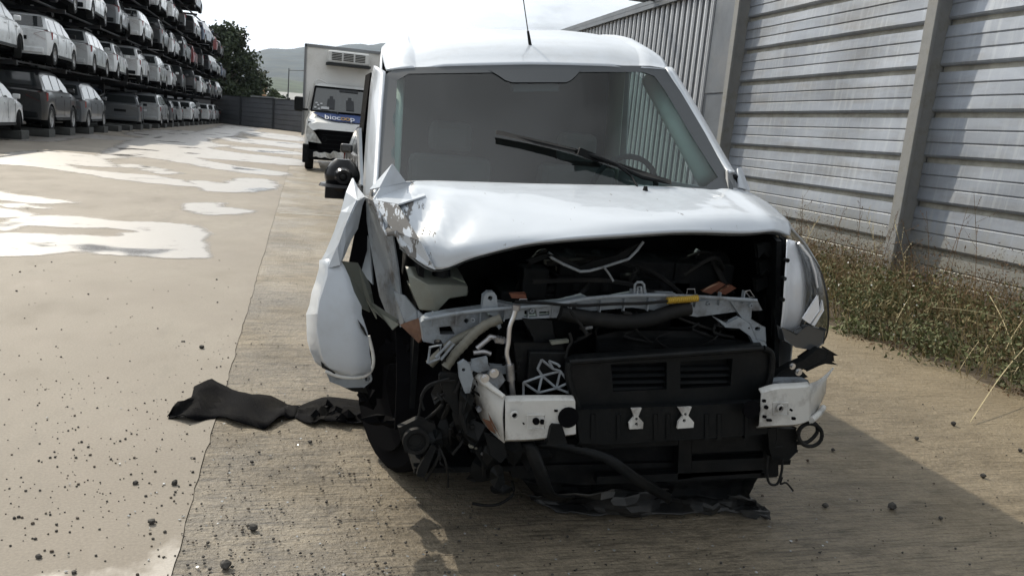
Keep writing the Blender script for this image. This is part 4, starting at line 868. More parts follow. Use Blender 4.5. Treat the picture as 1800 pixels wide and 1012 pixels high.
mb = MB(); sc_ = Vector((1.55, 3.72, 1.2)); mb.tube([sc_+Vector((.17*math.cos(q), -.05*math.sin(q), .17*math.sin(q))) for q in [6.2832*i/24 for i in range(25)]], .014, 8); mb.tube([sc_+Vector((-.16, 0, 0)), sc_+Vector((.16, 0, 0))], .02, 8); mb.tube([sc_, sc_+Vector((0, -.2, -.08))], .03, 8)
vb(mb, 'steering_wheel', m_cabin, smooth=True)
# broken left door mirror hanging on its arm
mb = MB()
mc = PY(602, 305, 3.5)
rows = []
for i in range(9):
    t = i/8; rr = .075*math.sin(math.pi*(.12+.8*t))**.6; rows.append([mc+Vector((rr*1.0*math.cos(q)+.0, rr*.8*math.sin(q), -.075+.135*t)) for q in [2*math.pi*j/14 for j in range(14)]])
mb.grid(rows, 0, True); mb.add(rows[0], [tuple(range(14))]); mb.add(rows[-1], [tuple(range(14))])
mb.box(PY(590, 338, 3.5), (.09, .06, .05)); mb.tube([mc+Vector((.02, 0, -.03)), PY(640, 345, 3.4)], .022, 8); mb.disc(mc+Vector((0, -.05, -.01)), (0, -.03, 0), .04, .03, 14, 0, .018); mb.disc(mc+Vector((0, -.01, -.055)), (0, 0, .012), .098, .09, 20)
vb(mb, 'door_mirror', mat('gloss_black_plastic', (.006, .006, .007), .25, spec=.4), smooth=True, ang=35)
# ================================================================== near fence and ribbed wall
FX = 7.6
m_galv = mat('galvanised_sheet', (.30, .33, .38), .45, metal=.2, var=.12, vscale=1.3, dirt=(.2, .19, .17), dirt_s=1.5, dirt_a=.5, stretch=(1, .6, 2.5), rvar=.1)
def streaks(m, amt, col):
    t = m.node_tree; b = t.nodes['Principled BSDF']; src = b.inputs['Base Color'].links[0].from_socket; g = N(t, 'ShaderNodeNewGeometry')
    q = N(t, 'ShaderNodeMapping'); q.inputs['Scale'].default_value = (1, 7, .45); L(t, g.outputs['Position'], q.inputs[0]); n = N(t, 'ShaderNodeTexNoise'); n.inputs['Scale'].default_value = 1.6; n.inputs['Detail'].default_value = 8; n.inputs['Roughness'].default_value = .7; L(t, q.outputs[0], n.inputs['Vector'])
    c = mixc(t, mathn(t, 'MULTIPLY', ramp(t, n.outputs[0], [(.5, 0.0), (.66, 1.0)]), amt), src, col)
    n3 = N(t, 'ShaderNodeTexNoise'); n3.inputs['Scale'].default_value = .5; n3.inputs['Detail'].default_value = 6; L(t, g.outputs['Position'], n3.inputs['Vector'])
    c = mixc(t, 1.0, c, ramp(t, n3.outputs[0], [(.35, .78), (.65, 1.15)]), 'MULTIPLY')
    sx = N(t, 'ShaderNodeSeparateXYZ'); L(t, g.outputs['Position'], sx.inputs[0]); low = ramp(t, mathn(t, 'ADD', sx.outputs[2], mathn(t, 'MULTIPLY', n.outputs[0], -.8)), [(0, .75), (.5, 0.0)]); c = mixc(t, low, c, (.2, .19, .15))
    L(t, c, b.inputs['Base Color'])
streaks(m_galv, .55, (.42, .45, .48))
m_galv2 = mat('galvanised_ribs', (.62, .64, .67), .35, metal=.3, var=.06, vscale=.4)
m_recess = mat('weathered_recess', (.30, .29, .25), .8, var=.3, vscale=5)
m_post = mat('concrete_post', (.23, .235, .235), .75, var=.15, vscale=4, dirt=(.14, .13, .1), dirt_s=4, dirt_a=.6, bump=.2, bscale=40)
m_cap = mat('grey_flashing', (.13, .145, .165), .45, metal=.3, var=.2, vscale=1.5, dirt=(.2, .2, .2), dirt_s=1.2, dirt_a=.5)
PER = .555
def fence_bay(y0, y1, nm, label, top=4.6):
    e = empty(nm, (FX, (y0+y1)/2, 0), label, 'fence', 'bays of the horizontal metal fence')
    prof = []; z = -.12
    while z < top:
        prof += [(z, .05, 1), (z+.065, .05, 1), (z+.075, .0, 0), (z+.10, -.016, 0), (z+.235, -.003, 0), (z+.243, .004, 0), (z+.262, -.010, 0), (z+.39, -.003, 0), (z+.398, .004, 0), (z+.417, -.010, 0), (z+.548, .0, 0), (z+.554, .05, 0)]
        z += PER
    mb = MB(); ny = 22
    for i in range(len(prof)-1):
        a, b = prof[i], prof[i+1]
        for k in range(ny):
            ya, yb = y0+(y1-y0)*k/ny, y0+(y1-y0)*(k+1)/ny
            wv = lambda yy, zz: .005*math.sin(yy*3.1+zz*5.3)+.004*math.sin(yy*7.7-zz*2.1)
            mb.add([(FX+a[1]+wv(ya, a[0]), ya, a[0]), (FX+a[1]+wv(yb, a[0]), yb, a[0]), (FX+b[1]+wv(yb, b[0]), yb, b[0]), (FX+b[1]+wv(ya, b[0]), ya, b[0])], [(0, 1, 2, 3)], a[2] if i % 12 < 1 else 0)
    mb.build('cladding', [m_galv, m_recess], e, solid=.003)
fence_bay(8.68, 13.40, 'metal_fence', 'grey horizontal cladding bay between the two concrete posts')
fence_bay(3.84, 8.59, 'metal_fence', 'grey horizontal cladding bay on the far right behind the dry weeds')
fence_bay(-1.0, 3.75, 'metal_fence', 'grey horizontal cladding bay nearest the camera, right of the weeds')
def hpost(y, lab, big=1.0):
    o = MB(); d = .28*big; w_ = .17*big
    o.box((FX-d+.04, y, 2.4), (.045, w_, 5.2)); o.box((FX-d/2+.05, y+.015, 2.4), (d-.02, .075, 5.2)); o.box((FX+.13, y, 2.4), (.05, .4, 5.2))
    p = o.build('fence_post', m_post, bevel=.006); tag(p, lab, 'post', 'upright posts of the fence'); return p
hpost(8.62, 'pale upright post standing in the weeds, leaning right in the picture'); hpost(13.47, 'upright post beside the dark grey corner sheet', .9); hpost(3.78, 'upright post at the near end of the weeds')
e = empty('ribbed_wall', (FX, 30, 0), 'tall silver wall of vertical ribs behind the van', 'wall')
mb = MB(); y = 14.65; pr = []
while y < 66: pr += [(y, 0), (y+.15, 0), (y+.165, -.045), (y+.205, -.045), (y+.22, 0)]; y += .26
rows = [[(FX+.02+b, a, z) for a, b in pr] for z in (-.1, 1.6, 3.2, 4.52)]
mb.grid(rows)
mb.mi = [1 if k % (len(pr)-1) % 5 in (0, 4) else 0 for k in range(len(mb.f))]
mb.build('ribbed_sheet', [m_galv2, mat('rib_valley_shade', (.06, .068, .08), .6, var=.2, vscale=2)], e)  # shade between the ribs painted in as a darker valley colour
MB().box((FX-.0, 40.2, 4.56), (.2, 51.5, .10)).box((FX-.09, 40.2, 4.66), (.03, 51.5, .1)).build('wall_cap', m_cap, e)
mb = MB()
for yy in (14.66, 14.74): mb.box((FX-.06, yy, 2.25), (.04, .02, 4.6))
mb.build('wall_edge_strip', m_galv2, e)
e = empty('corner_panel', (FX, 14.1, 0), 'flat dark grey sheet panel between ribbed wall and fence post', 'panel')
MB().box((FX-.02, 14.12, 3.6), (.06, .98, 2.1)).build('upper_sheet', m_cap, e, bevel=.004); MB().box((FX+.0, 14.14, 1.25), (.06, .94, 2.6)).build('lower_sheet', m_cap, e, bevel=.004)
# street lamp standing beyond the wall
m_lamp = mat('lamp_grey', (.09, .095, .1), .5)
def street_lamp(x, y, h, lab, head=-1, arm=.9):
    e = empty('street_lamp', (x, y, 0), lab, 'street lamp', 'street lamps beyond the walls')
    MB().tube([(x, y, 0), (x, y, h)], [.09, .055], 10).build('lamp_pole', m_lamp, e, smooth=True)
    MB().tube([(x, y, h-.25 if head > 0 else h), (x+head*arm, y, h-.1 if head > 0 else h+.05)], .035, 8).build('lamp_arm', m_lamp, e)
    c = Vector((x+head*(arm+.25), y, h-.1 if head > 0 else h+.05)); MB().box(c, (.6, .24, .09)).box(c+Vector((0, 0, -.06)), (.4, .18, .04)).build('lamp_head', m_lamp, e, bevel=.02)
p = PY(1150, 4, 17.5); street_lamp(p.x+.4, 17.5, p.z, 'street lamp whose head peeks over the ribbed wall at the top edge', -1, .55)
p = PY(508, 120, 96); street_lamp(p.x, 96, p.z, 'thin dark street lamp left of the box truck', 1, 1.6)
p = PY(1007, 48, 30)
# ================================================================== far wall at the end of the yard
m_fw = mat('dull_grey_sheet', (.17, .18, .2), .6, var=.12, vscale=.6)
m_fwd = mat('dull_grey_sheet_dark', (.05, .055, .06), .8)
A, B = Vector((-26, 119.9, 0)), Vector((7.4, 62.6, 0)); d = (B-A).normalized(); n_ = Vector((-d.y, d.x, 0)); LL = (B-A).length; k = 0; t = 0
while t < LL-1:
    t1 = min(t+6.6, LL); e = empty('yard_wall', tuple(A+d*(t+3)), 'grey sheet wall bay closing the far end of the yard, %s' % ('right by the ribbed wall' if t1 > LL-8 else 'number %d from the left end' % (k+1)), 'wall', 'bays of the far yard wall')
    mb = MB(); rows = []
    for zz, off in [(-.2, 0)]+[(q*.45+b_, c_) for q in range(0, 6) for b_, c_ in ((.0, 0), (.04, .06), (.08, 0))]+[(2.78, 0)]:
        rows.append([A+d*(t+.1)+n_*off+Vector((0, 0, zz)), A+d*(t1-.1)+n_*off+Vector((0, 0, zz))])
    mb.grid(rows); mb.build('wall_sheet', m_fw, e, solid=.01)
    c = A+d*t; MB().box((c.x, c.y, 1.4), (.2, .26, 2.9), rz=math.atan2(d.y, d.x)).build('wall_post', m_fwd, e)
    MB().box(tuple((A+d*((t+t1)/2))+Vector((0, 0, 2.80))), ((t1-t)-.25, .1, .06), rz=math.atan2(d.y, d.x)).build('wall_cap', m_fwd, e)
    t = t1; k += 1
# ================================================================== beyond: buildings, container, hills, trees
m_bld = mat('pale_cladding', (.3, .31, .31), .7, var=.1, vscale=.3); m_roofg = mat('grey_roofing', (.2, .21, .215), .7, var=.1, vscale=.5); m_dk = mat('dark_openings', (.025, .028, .03), .7)
a, b = PY(459, 157, 170), PY(540, 166, 160)
e = empty('warehouse', (a.x+4, 165, 0), 'long low grey warehouse beyond the yard wall, left of the truck', 'building')
mb = MB(); zt = a.z; mb.add([(a.x, 170, -1), (b.x+12, 160, -1), (b.x+12, 160, zt-3.0), (a.x, 170, zt-3.0)], [(0, 1, 2, 3)]); mb.build('warehouse_wall', m_dk, e, solid=.3)
MB().add([(a.x-.5, 169, zt-2.8), (b.x+12, 159, zt-2.8), (b.x+12, 172, zt), (a.x-.5, 182, zt)], [(0, 1, 2, 3)]).build('warehouse_roof', m_roofg, e, solid=.3)
p = PY(458, 158, 175); e = MB().box((p.x, 175, p.z-3), (2.2, 3, 7)).prism([(p.x-1.3, 173.3, p.z+.5), (p.x+1.3, 173.3, p.z+.5), (p.x, 173.3, p.z+1.3)], (0, 3.4, 0)).build('small_house', mat('orange_render', (.5, .3, .17), .8)); tag(e, 'small orange rendered house end beside the dark tree', 'house')
a, b = PY(441, 167, 104), PY(482, 174, 101)
e = empty('cargo_container', ((a.x+b.x)/2, 102.5, 0), 'white container with black lettering showing above the far wall', 'container')
m_cw = mat('container_white', (.5, .51, .48), .6, dirt=(.3, .28, .24), dirt_s=1, dirt_a=.4)
dx = (b-a); dx.z = 0; ux = dx.normalized(); uy = Vector((-ux.y, ux.x, 0))
mb = MB(); bx = [a, b, b+uy*2.4, a+uy*2.4]; zt = (a.z+b.z)/2
mb.add([Vector((q.x, q.y, zt-2.6)) for q in bx]+[Vector((q.x, q.y, zt)) for q in bx], [(0, 1, 2, 3), (4, 7, 6, 5), (0, 4, 5, 1), (1, 5, 6, 2), (2, 6, 7, 3), (3, 7, 4, 0)]); mb.build('container_body', m_cw, e, bevel=.03)
mb = MB()
for s_, t_ in ((a-ux*.02, zt+.02),): mb.box(((a.x+b.x)/2-uy.x*.02, (a.y+b.y)/2-uy.y*.02-.02, zt+.0), (dx.length, .06, .16), rz=math.atan2(ux.y, ux.x))
mb.build('container_rail', m_roofg, e)
def text(body, size, loc, rot, m, parent, name='lettering', ext=.01, sx=1.0):
    c = bpy.data.curves.new(name, 'FONT'); c.body = body; c.size = size; c.extrude = ext; c.align_x = 'CENTER'; c.align_y = 'CENTER'
    o = bpy.data.objects.new(name, c); sc.collection.objects.link(o); dg = bpy.context.evaluated_depsgraph_get(); me = bpy.data.meshes.new_from_object(o.evaluated_get(dg)); bpy.data.objects.remove(o)
    o = bpy.data.objects.new(name, me); sc.collection.objects.link(o); me.materials.clear(); me.materials.append(m)
    Mx = Matrix.Translation(loc) @ rot.to_4x4() @ Matrix.Diagonal((sx, 1, 1, 1))
    me.transform(Mx); o.parent = parent
    if 'base' in parent: o.matrix_parent_inverse = Matrix.Translation(parent['base']).inverted()
    return o
mid = (a+b)/2; ang = math.atan2(ux.y, ux.x)
text('GETT', 1.15, Vector((mid.x-uy.x*.05+ux.x*.6, mid.y-uy.y*.05-.05, zt-.85)), Matrix.Rotation(ang, 3, 'Z') @ Matrix.Rotation(math.pi/2, 3, 'X'), m_black, e, sx=1.15)
# hills
def hill(name, ridge, Y, depth, m, base=0):
    P = cr([PY(x, y, Y) for x, y in ridge], 10); rnd = random.Random(name)
    for i, p in enumerate(P): p.z += rnd.gauss(0, Y*.00012)
    rows = []
    for s in range(13):
        t = s/12; rows.append([Vector((p.x*(1+.0*t), Y-depth*(1-t), max(-1, (p.z)*math.sin(t*math.pi/2)**1.2*(1+.012*math.sin(i*.5+t*7))*(1 if t == 1 else .97)))) for i, p in enumerate(P)])
    rows.append([Vector((p.x, Y+depth, -5)) for p in P])
    o = MB().grid(rows).build(name, m, smooth=True); tag(o, kind='structure'); return o
m_hill = mat('hillside', (.03, .045, .052), .95, var=.45, vscale=.006, dirt=(.06, .072, .06), dirt_s=.008, dirt_a=.8)
m_ridge = mat('wooded_ridge', (.035, .055, .03), .95, var=.5, vscale=.03)
hill('hills', [(-3500, -60), (-2000, 20), (-1200, 40), (-600, 90), (0, 120), (300, 110), (440, 100), (490, 92), (540, 89), (600, 84), (640, 82), (700, 86), (800, 130), (1000, 190), (1300, 230), (2000, 280), (3000, 330)], 4200, 2600, m_hill)
hill('wooded_hill', [(-1500, 30), (-500, 95), (0, 130), (300, 140), (430, 139), (480, 137), (540, 146), (600, 155), (800, 190), (1200, 240), (2200, 330)], 1500, 700, m_ridge)
# trees: tapered trunk, limbs, crown of leaf clumps
m_leaf = mat('dark_leaves', (.045, .062, .03), .8, var=.55, vscale=.5); m_bark = mat('bark', (.06, .048, .035), .9)
m_leaf2 = mat('pale_leaves', (.085, .11, .05), .8, var=.4, vscale=.5)
def tree(x, y, h, r, lab, n=2600, seed=1, leaf=None, ls=.34, group='trees beyond the far wall'):
    rnd = random.Random(seed); e = empty('tree', (x, y, 0), lab, 'tree', group)
    mb = MB(); mb.tube([(x, y, 0), (x+.1, y, h*.3), (x-.1, y, h*.6), (x+.05, y, h*.85)], [r*.085, r*.065, r*.04, .03], 8)
    cl = []
    for i in range(26):
        a = rnd.uniform(0, 6.28); t = rnd.uniform(.22, 1); rr = r*(.95*math.sin(math.pi*min(1, .16+.80*t))**.7)*rnd.uniform(.45, 1.0); c = Vector((x+rr*math.cos(a), y+rr*math.sin(a), h*t*.97)); cl.append((c, r*rnd.uniform(.2, .36)))
        mb.tube([(x, y, h*t*.62), (x+(c.x-x)*.5, y+(c.y-y)*.5, h*t*.8), tuple(c)], [.12, .07, .02], 5)
    cl.append((Vector((x, y, h*.93)), r*.3))
    mb.build('trunk', m_bark, e)
    V, F = [], []
    for i in range(n):
        c, rr = cl[rnd.randrange(len(cl))]; v = Vector((rnd.gauss(0, 1), rnd.gauss(0, 1), rnd.gauss(0, .8))).normalized()*rr*rnd.uniform(.3, 1.12); p = c+v
        for q in range(3):
            s = ls*rnd.uniform(.5, 1.2); u = Vector((rnd.gauss(0, 1), rnd.gauss(0, 1), rnd.gauss(0, 1))).normalized()*s; w_ = u.cross(Vector((rnd.gauss(0, 1), rnd.gauss(0, 1), rnd.gauss(0, 1)))).normalized()*s*.6
            pp = p+Vector((rnd.gauss(0, s), rnd.gauss(0, s), rnd.gauss(0, s))); k = len(V); V += [pp-u, pp+w_, pp+u, pp-w_]; F.append((k, k+1, k+2, k+3))
    MB().add(V, F).build('crown', leaf or m_leaf, e)
p = PY(418, 150, 108); top = PY(425, 55, 108)
tree(p.x-1.6, 108, top.z, 4.3, 'big dark evergreen tree beside the end of the car stack', 4800, 4, ls=.27)
p = PY(372, 150, 112); top = PY(372, 80, 112)
tree(p.x-2.5, 114, top.z, 3.6, 'dark tree half hidden behind the far end of the car stack', 2600, 9)
p = PY(481, 172, 118); top = PY(481, 162, 118); tree(p.x, 118, top.z, 1.5, 'small pale green tree between container and warehouse', 500, 5, m_leaf2, .2)
for i, (px, Y, py, r) in enumerate([(499, 128, 176, 1.6), (330, 125, 100, 4)]):
    top = PY(px, py, Y); tree(top.x, Y, top.z, r, ['low dark bushy tree in front of the warehouse wall', 'dark tree hidden behind the car stack'][i], 1100, 20+i)
# ================================================================== box truck
TX, TY = 1.05, 22.75
tr = empty('box_truck', (TX, TY, 0), 'white refrigerated box truck with blue bonnet lettering and missing grille', 'truck')
m_tw = mat('truck_white', (.68, .69, .68), .4, coat=.3, dirt=(.4, .38, .33), dirt_s=1.5, dirt_a=.3); m_box = mat('box_white', (.8, .8, .78), .55, dirt=(.42, .4, .35), dirt_s=.8, dirt_a=.45)
m_blue = mat('blue_vinyl', (.05, .08, .2), .4); m_wt = mat('white_vinyl', (.75, .76, .78), .5); m_or = mat('orange_vinyl', (.5, .3, .1), .5)
T = lambda x, y, z: Vector((TX+x, TY+y, z))
# box body, with rounded fairing edge
mb = MB(); mb.box(T(.06, 4.3, 2.19), (2.24, 4.9, 2.56)); mb.build('cargo_box', m_box, tr, bevel=.05)
mb = MB(); mb.box(T(.06, 1.84, 3.44), (2.3, .05, .08)); mb.box(T(-1.07, 1.84, 2.17), (.06, .05, 2.58)); mb.box(T(1.19, 1.84, 2.17), (.06, .05, 2.58)); mb.build('box_frame', m_seal, tr)
# fridge unit
mb = MB(); mb.box(T(.14, 1.62, 3.17), (1.18, .42, .34)); fu = mb.build('cooling_unit', m_tw, tr, bevel=.05)
mb = MB()
for cx_ in (-.2, .13, .46):
    for k in range(5): mb.box(T(cx_, 1.405, 3.09+k*.045), (.28, .02, .022))
o = mb.build('cooling_grille', m_black, None); o.parent = fu; o.matrix_parent_inverse = Matrix.Identity(4)
mb = MB(); mb.box(T(.14, 1.6, 2.97), (1.26, .46, .06)); mb.build('cooling_base', m_dk, tr)
# cab: loft of cross sections from nose to the back of the cab
def cabsec(y, zb, zbelt, ztop, wb, wt, n=4):
    P = [(-wb, zb), (-wb-.01, (zb+zbelt)/2), (-wb+.02, zbelt), (-wt-.02, zbelt+(ztop-zbelt)*.6), (-wt+.06, ztop-.05), (-wt+.2, ztop)]
    return [T(a, y, b) for a, b in P]+[T(-a, y, b) for a, b in P[::-1]]
secs = [cabsec(.0, .62, .95, 1.12, .90, .86), cabsec(.12, .5, 1.08, 1.30, .97, .90), cabsec(.55, .45, 1.2, 1.46, 1.0, .90), cabsec(.75, .45, 1.3, 1.56, 1.0, .88), cabsec(1.35, .45, 1.35, 2.30, 1.0, .82), cabsec(1.55, .45, 1.35, 2.38, 1.0, .82), cabsec(1.8, .45, 1.35, 2.42, 1.0, .82)]
MB().grid(secs).build('cab', m_tw, tr, smooth=True, ang=35)
MB().box(T(0, 1.0, .9), (1.86, 1.5, .8)).build('cab_core', m_black, tr)
ws = [T(-.86, .735, 1.585), T(.86, .735, 1.585), T(.76, 1.335, 2.27), T(-.76, 1.335, 2.27)]
ws = [p+Vector((0, -.03, .02)) for p in ws]
MB().prism(ws, (0, .01, 0)).build('windscreen', mat('truck_glass', (.055, .06, .06), .12, coat=.8, spec=.8), tr)
mb = MB()
for a_, b_ in ((0, 1), (1, 2), (2, 3), (3, 0)): mb.tube([ws[a_]+Vector((0, -.01, 0)), ws[b_]+Vector((0, -.01, 0))], .028, 6)
mb.build('windscreen_seal', m_black, tr)
mb = MB(); wsn = (ws[1]-ws[0]).cross(ws[3]-ws[0]).normalized()
def onws(u, v, o=.02): p = ws[0]+(ws[1]-ws[0])*u+((ws[3]-ws[0])*(1-u)+(ws[2]-ws[1])*u)*v; return p+Vector((0, -o, o*.6))
def quad(u0, u1, v0, v1, o=.02): return [onws(u0, v0, o), onws(u1, v0, o), onws(u1, v1, o), onws(u0, v1, o)]
for (u, v) in ((.04, .1), (.08, .2), (.13, .26), (.05, .28), (.10, .05)): mb.add(quad(u, u+.035, v, v+.06), [(0, 1, 2, 3)])
mb.add(quad(.15, .28, .08, .18), [(0, 1, 2, 3)]); mb.build('windscreen_sticker', mat('sticker', (.45, .46, .47), .6), tr, solid=.004)
mb = MB()
for u in (.24, .56, .9): mb.add(quad(u, u+.13, .12, .52, .012), [(0, 1, 2, 3)]); mb.add(quad(u+.035, u+.095, .52, .64, .012), [(0, 1, 2, 3)])
mb.add(quad(.44, .78, .86, .99, .012), [(0, 1, 2, 3)])
mb.build('seat_back', mat('seat_shape', (.025, .027, .03), .6), tr, solid=.004)
# bonnet band: blue with lettering
def onb(x, s, o=.012):          # s 0..1 up the bonnet slope
    y = .12+(.73-.12)*s; z = (1.30+.0 if s < .7 else 1.30)+(1.555-1.30)*s-.05*max(0, abs(x)-.75)*4; return T(x, y-o, z+o+.012)
mb = MB(); rows = []
for i in range(25):
    x = -.80+1.66*i/24; lo_ = .15+.75*max(0, (-x-.1)/.72)**2 if x < -.1 else .15
    rows.append([onb(x, lo_, .02), onb(x, .93, .02)])
mb.grid(rows); mb.build('bonnet_band', m_blue, tr, solid=.004)
slope = math.atan2(.255, .61)
rot = Matrix.Rotation(slope, 3, 'X')
xx = -.50
for body, m_, w_ in (('b', m_wt, .13), ('i', m_wt, .07), ('o', m_wt, .125), ('c', m_wt, .12), ('o', m_or, .125), ('o', m_or, .125), ('p', m_wt, .13)):
    pos = onb(xx+w_/2, .42, .045); text(body, .30, pos, rot @ Matrix.Diagonal((1, 1.5, 1)), m_, tr, ext=.002, sx=.9); xx += w_
mb = MB(); mb.box(onb(-.45, .97, .03), (.62, .05, .03)); mb.box(onb(.62, .95, .03), (.3, .05, .03)); mb.tube([onb(-.15, 1, .05), onb(-.12, .8, .05)], .02, 6); mb.build('scuttle_panel', m_dk, tr)
# front face
MB().prism([T(-.62, -.03, 1.08), T(.62, -.03, 1.10), T(.66, -.03, .62), T(.58, -.03, .52), T(-.58, -.03, .52), T(-.66, -.03, .62)], (0, .08, 0)).build('grille_opening', m_black, tr)
mb = MB(); mb.disc(T(-.48, -.06, .86), (0, .03, 0), .07, .07, 16, 0, .05)
for k in range(4): mb.box(T(0, -.05, .62+.12*k), (1.1, .02, .018))
mb.build('radiator', m_bay, tr)
for s in (-1, 1):
    hl = MB().prism([T(s*.94, .02, 1.18), T(s*.74, -.05, 1.02), T(s*.58, -.07, .76), T(s*.90, -.03, .78), T(s*.97, .04, .95)], (0, .08, 0)).build('headlight', mat('headlight_glass', (.42, .43, .42), .25, coat=.5, var=.5, vscale=9) if s < 0 else bpy.data.materials['headlight_glass'], tr, bevel=.015)
mb = MB(); P1, P2 = [], []
for i in range(21):
    x = -.76+1.5*i/20; s_ = .02*math.sin(i*1.9); P1.append(T(x, -.12+.05*math.sin(i*.8), .50+s_+(.05 if 6 < i < 11 else 0))); P2.append(T(x, -.12+.03*math.sin(i*1.1), .37+s_))
mb.grid([P1, P2]); mb.build('bumper_beam', m_beam, tr, solid=.03)
mb = MB(); mb.box(T(0, .15, .42), (1.9, .3, .26)); mb.box(T(-.97, .3, .45), (.16, .9, .5)); mb.build('front_underside', m_bay, tr, bevel=.03)
def add_wheels(parent, cs, r, w, nm='wheel'):
    for c, s in cs:
        a_, b_ = MB(), MB(); wheel(a_, b_, Vector(c), r, w, Vector((s, 0, 0))); t_ = a_.build('wheel', m_rub, parent, smooth=True); q = b_.build('rim', [m_steel, m_black], None); q.parent = t_; q.matrix_parent_inverse = Matrix.Identity(4)
add_wheels(tr, [(T(-.86, .55, .34), -1), (T(.86, .55, .34), 1), (T(-.86, 4.9, .34), -1), (T(.86, 4.9, .34), 1)], .34, .23)
for s in (-1, 1):
    dm = MB().box(T(s*1.20, .95, 1.76), (.24, .12, .40)).build('door_mirror', m_blackp, tr, bevel=.04); o = MB().box(T(s*1.04, .98, 1.62), (.2, .05, .06)).build('mirror_arm', m_blackp, None); o.parent = dm; o.matrix_parent_inverse = Matrix.Identity(4)
mb = MB().tube(cr([T(-.83, 1.3, 2.2), T(-.78, 1.28, 2.42), T(-.66, 1.3, 2.48), T(-.45, 1.33, 2.40)], 5), .02, 6); mb.build('marker_pipe', m_tw, tr)
mb = MB()
for s in (-1, 1): mb.prism([T(s*1.012, .95, 1.42), T(s*1.012, 1.6, 1.42), T(s*.90, 1.6, 2.15), T(s*.90, 1.35, 2.15)], (s*.008, 0, 0))
mb.build('side_window', m_darklamp, tr)
# ================================================================== generic passenger cars
P_glass = mat('car_glass', (.03, .034, .036), .08, coat=.6, spec=.9); P_tail = mat('tail_red', (.25, .02, .02), .25, coat=.5); P_head = mat('head_glass', (.4, .42, .44), .2, coat=.5); P_blk = m_blackp
P_rim = mat('alloy', (.42, .42, .42), .35, metal=.6)
def paint(n, c, r=.34): return mat(n, c, r, coat=.5, dirt=(.12, .11, .1), dirt_s=1.3, dirt_a=.4)
PAINTS = {'white': paint('white_car_paint', (.78, .80, .81), .25), 'silver': paint('silver_car_paint', (.46, .48, .49), .25), 'grey': paint('grey_car_paint', (.11, .12, .13)), 'black': paint('black_car_paint', (.018, .019, .02)), 'blue': paint('blue_car_paint', (.05, .08, .14)), 'red': paint('red_car_paint', (.22, .03, .03)), 'dark': paint('dark_car_paint', (.028, .03, .033))}
# style: length, width, height, rear overhang, wheelbase, stations of roof line  (y from rear, z), nose height, belt
STY = {
 'hatchback': dict(L=4.0, W=1.72, H=1.46, ro=.62, wb=2.55, wr=.31, g=.15, belt=.94, roof=[(.05, .98), (.30, 1.34), (.75, 1.44), (1.6, 1.46), (2.2, 1.42), (2.95, .98)], hood=[(2.95, .98), (3.5, .86), (3.9, .66), (4.0, .5)], rear=.92),
 'estate car': dict(L=4.5, W=1.76, H=1.48, ro=.85, wb=2.65, wr=.32, g=.15, belt=.93, roof=[(.05, .98), (.28, 1.36), (.8, 1.46), (1.9, 1.48), (2.5, 1.42), (3.25, .98)], hood=[(3.25, .98), (3.9, .86), (4.4, .66), (4.5, .48)], rear=.92),
 'off-roader': dict(L=4.25, W=1.8, H=1.64, ro=.72, wb=2.6, wr=.35, g=.22, belt=1.08, roof=[(.04, 1.1), (.24, 1.5), (.7, 1.62), (1.8, 1.64), (2.3, 1.58), (3.0, 1.12)], hood=[(3.0, 1.12), (3.7, 1.03), (4.15, .84), (4.25, .6)], rear=1.02),
 'saloon': dict(L=4.4, W=1.72, H=1.43, ro=.9, wb=2.6, wr=.31, g=.15, belt=.93, roof=[(.75, .98), (1.25, 1.34), (1.7, 1.42), (2.2, 1.43), (2.6, 1.38), (3.25, .97)], hood=[(3.25, .97), (3.8, .87), (4.3, .66), (4.4, .48)], rear=.93),
 'people carrier': dict(L=4.3, W=1.78, H=1.62, ro=.75, wb=2.7, wr=.32, g=.16, belt=1.02, roof=[(.04, 1.05), (.22, 1.48), (.7, 1.6), (1.8, 1.62), (2.4, 1.54), (3.35, 1.05)], hood=[(3.35, 1.05), (3.8, .93), (4.2, .7), (4.3, .5)], rear=.95)}
def interp(P, y):
    if y <= P[0][0]: return P[0][1]
    for (a, b), (c, d_) in zip(P, P[1:]):
        if a <= y <= c: return b+(d_-b)*(y-a)/(c-a)
    return P[-1][1]
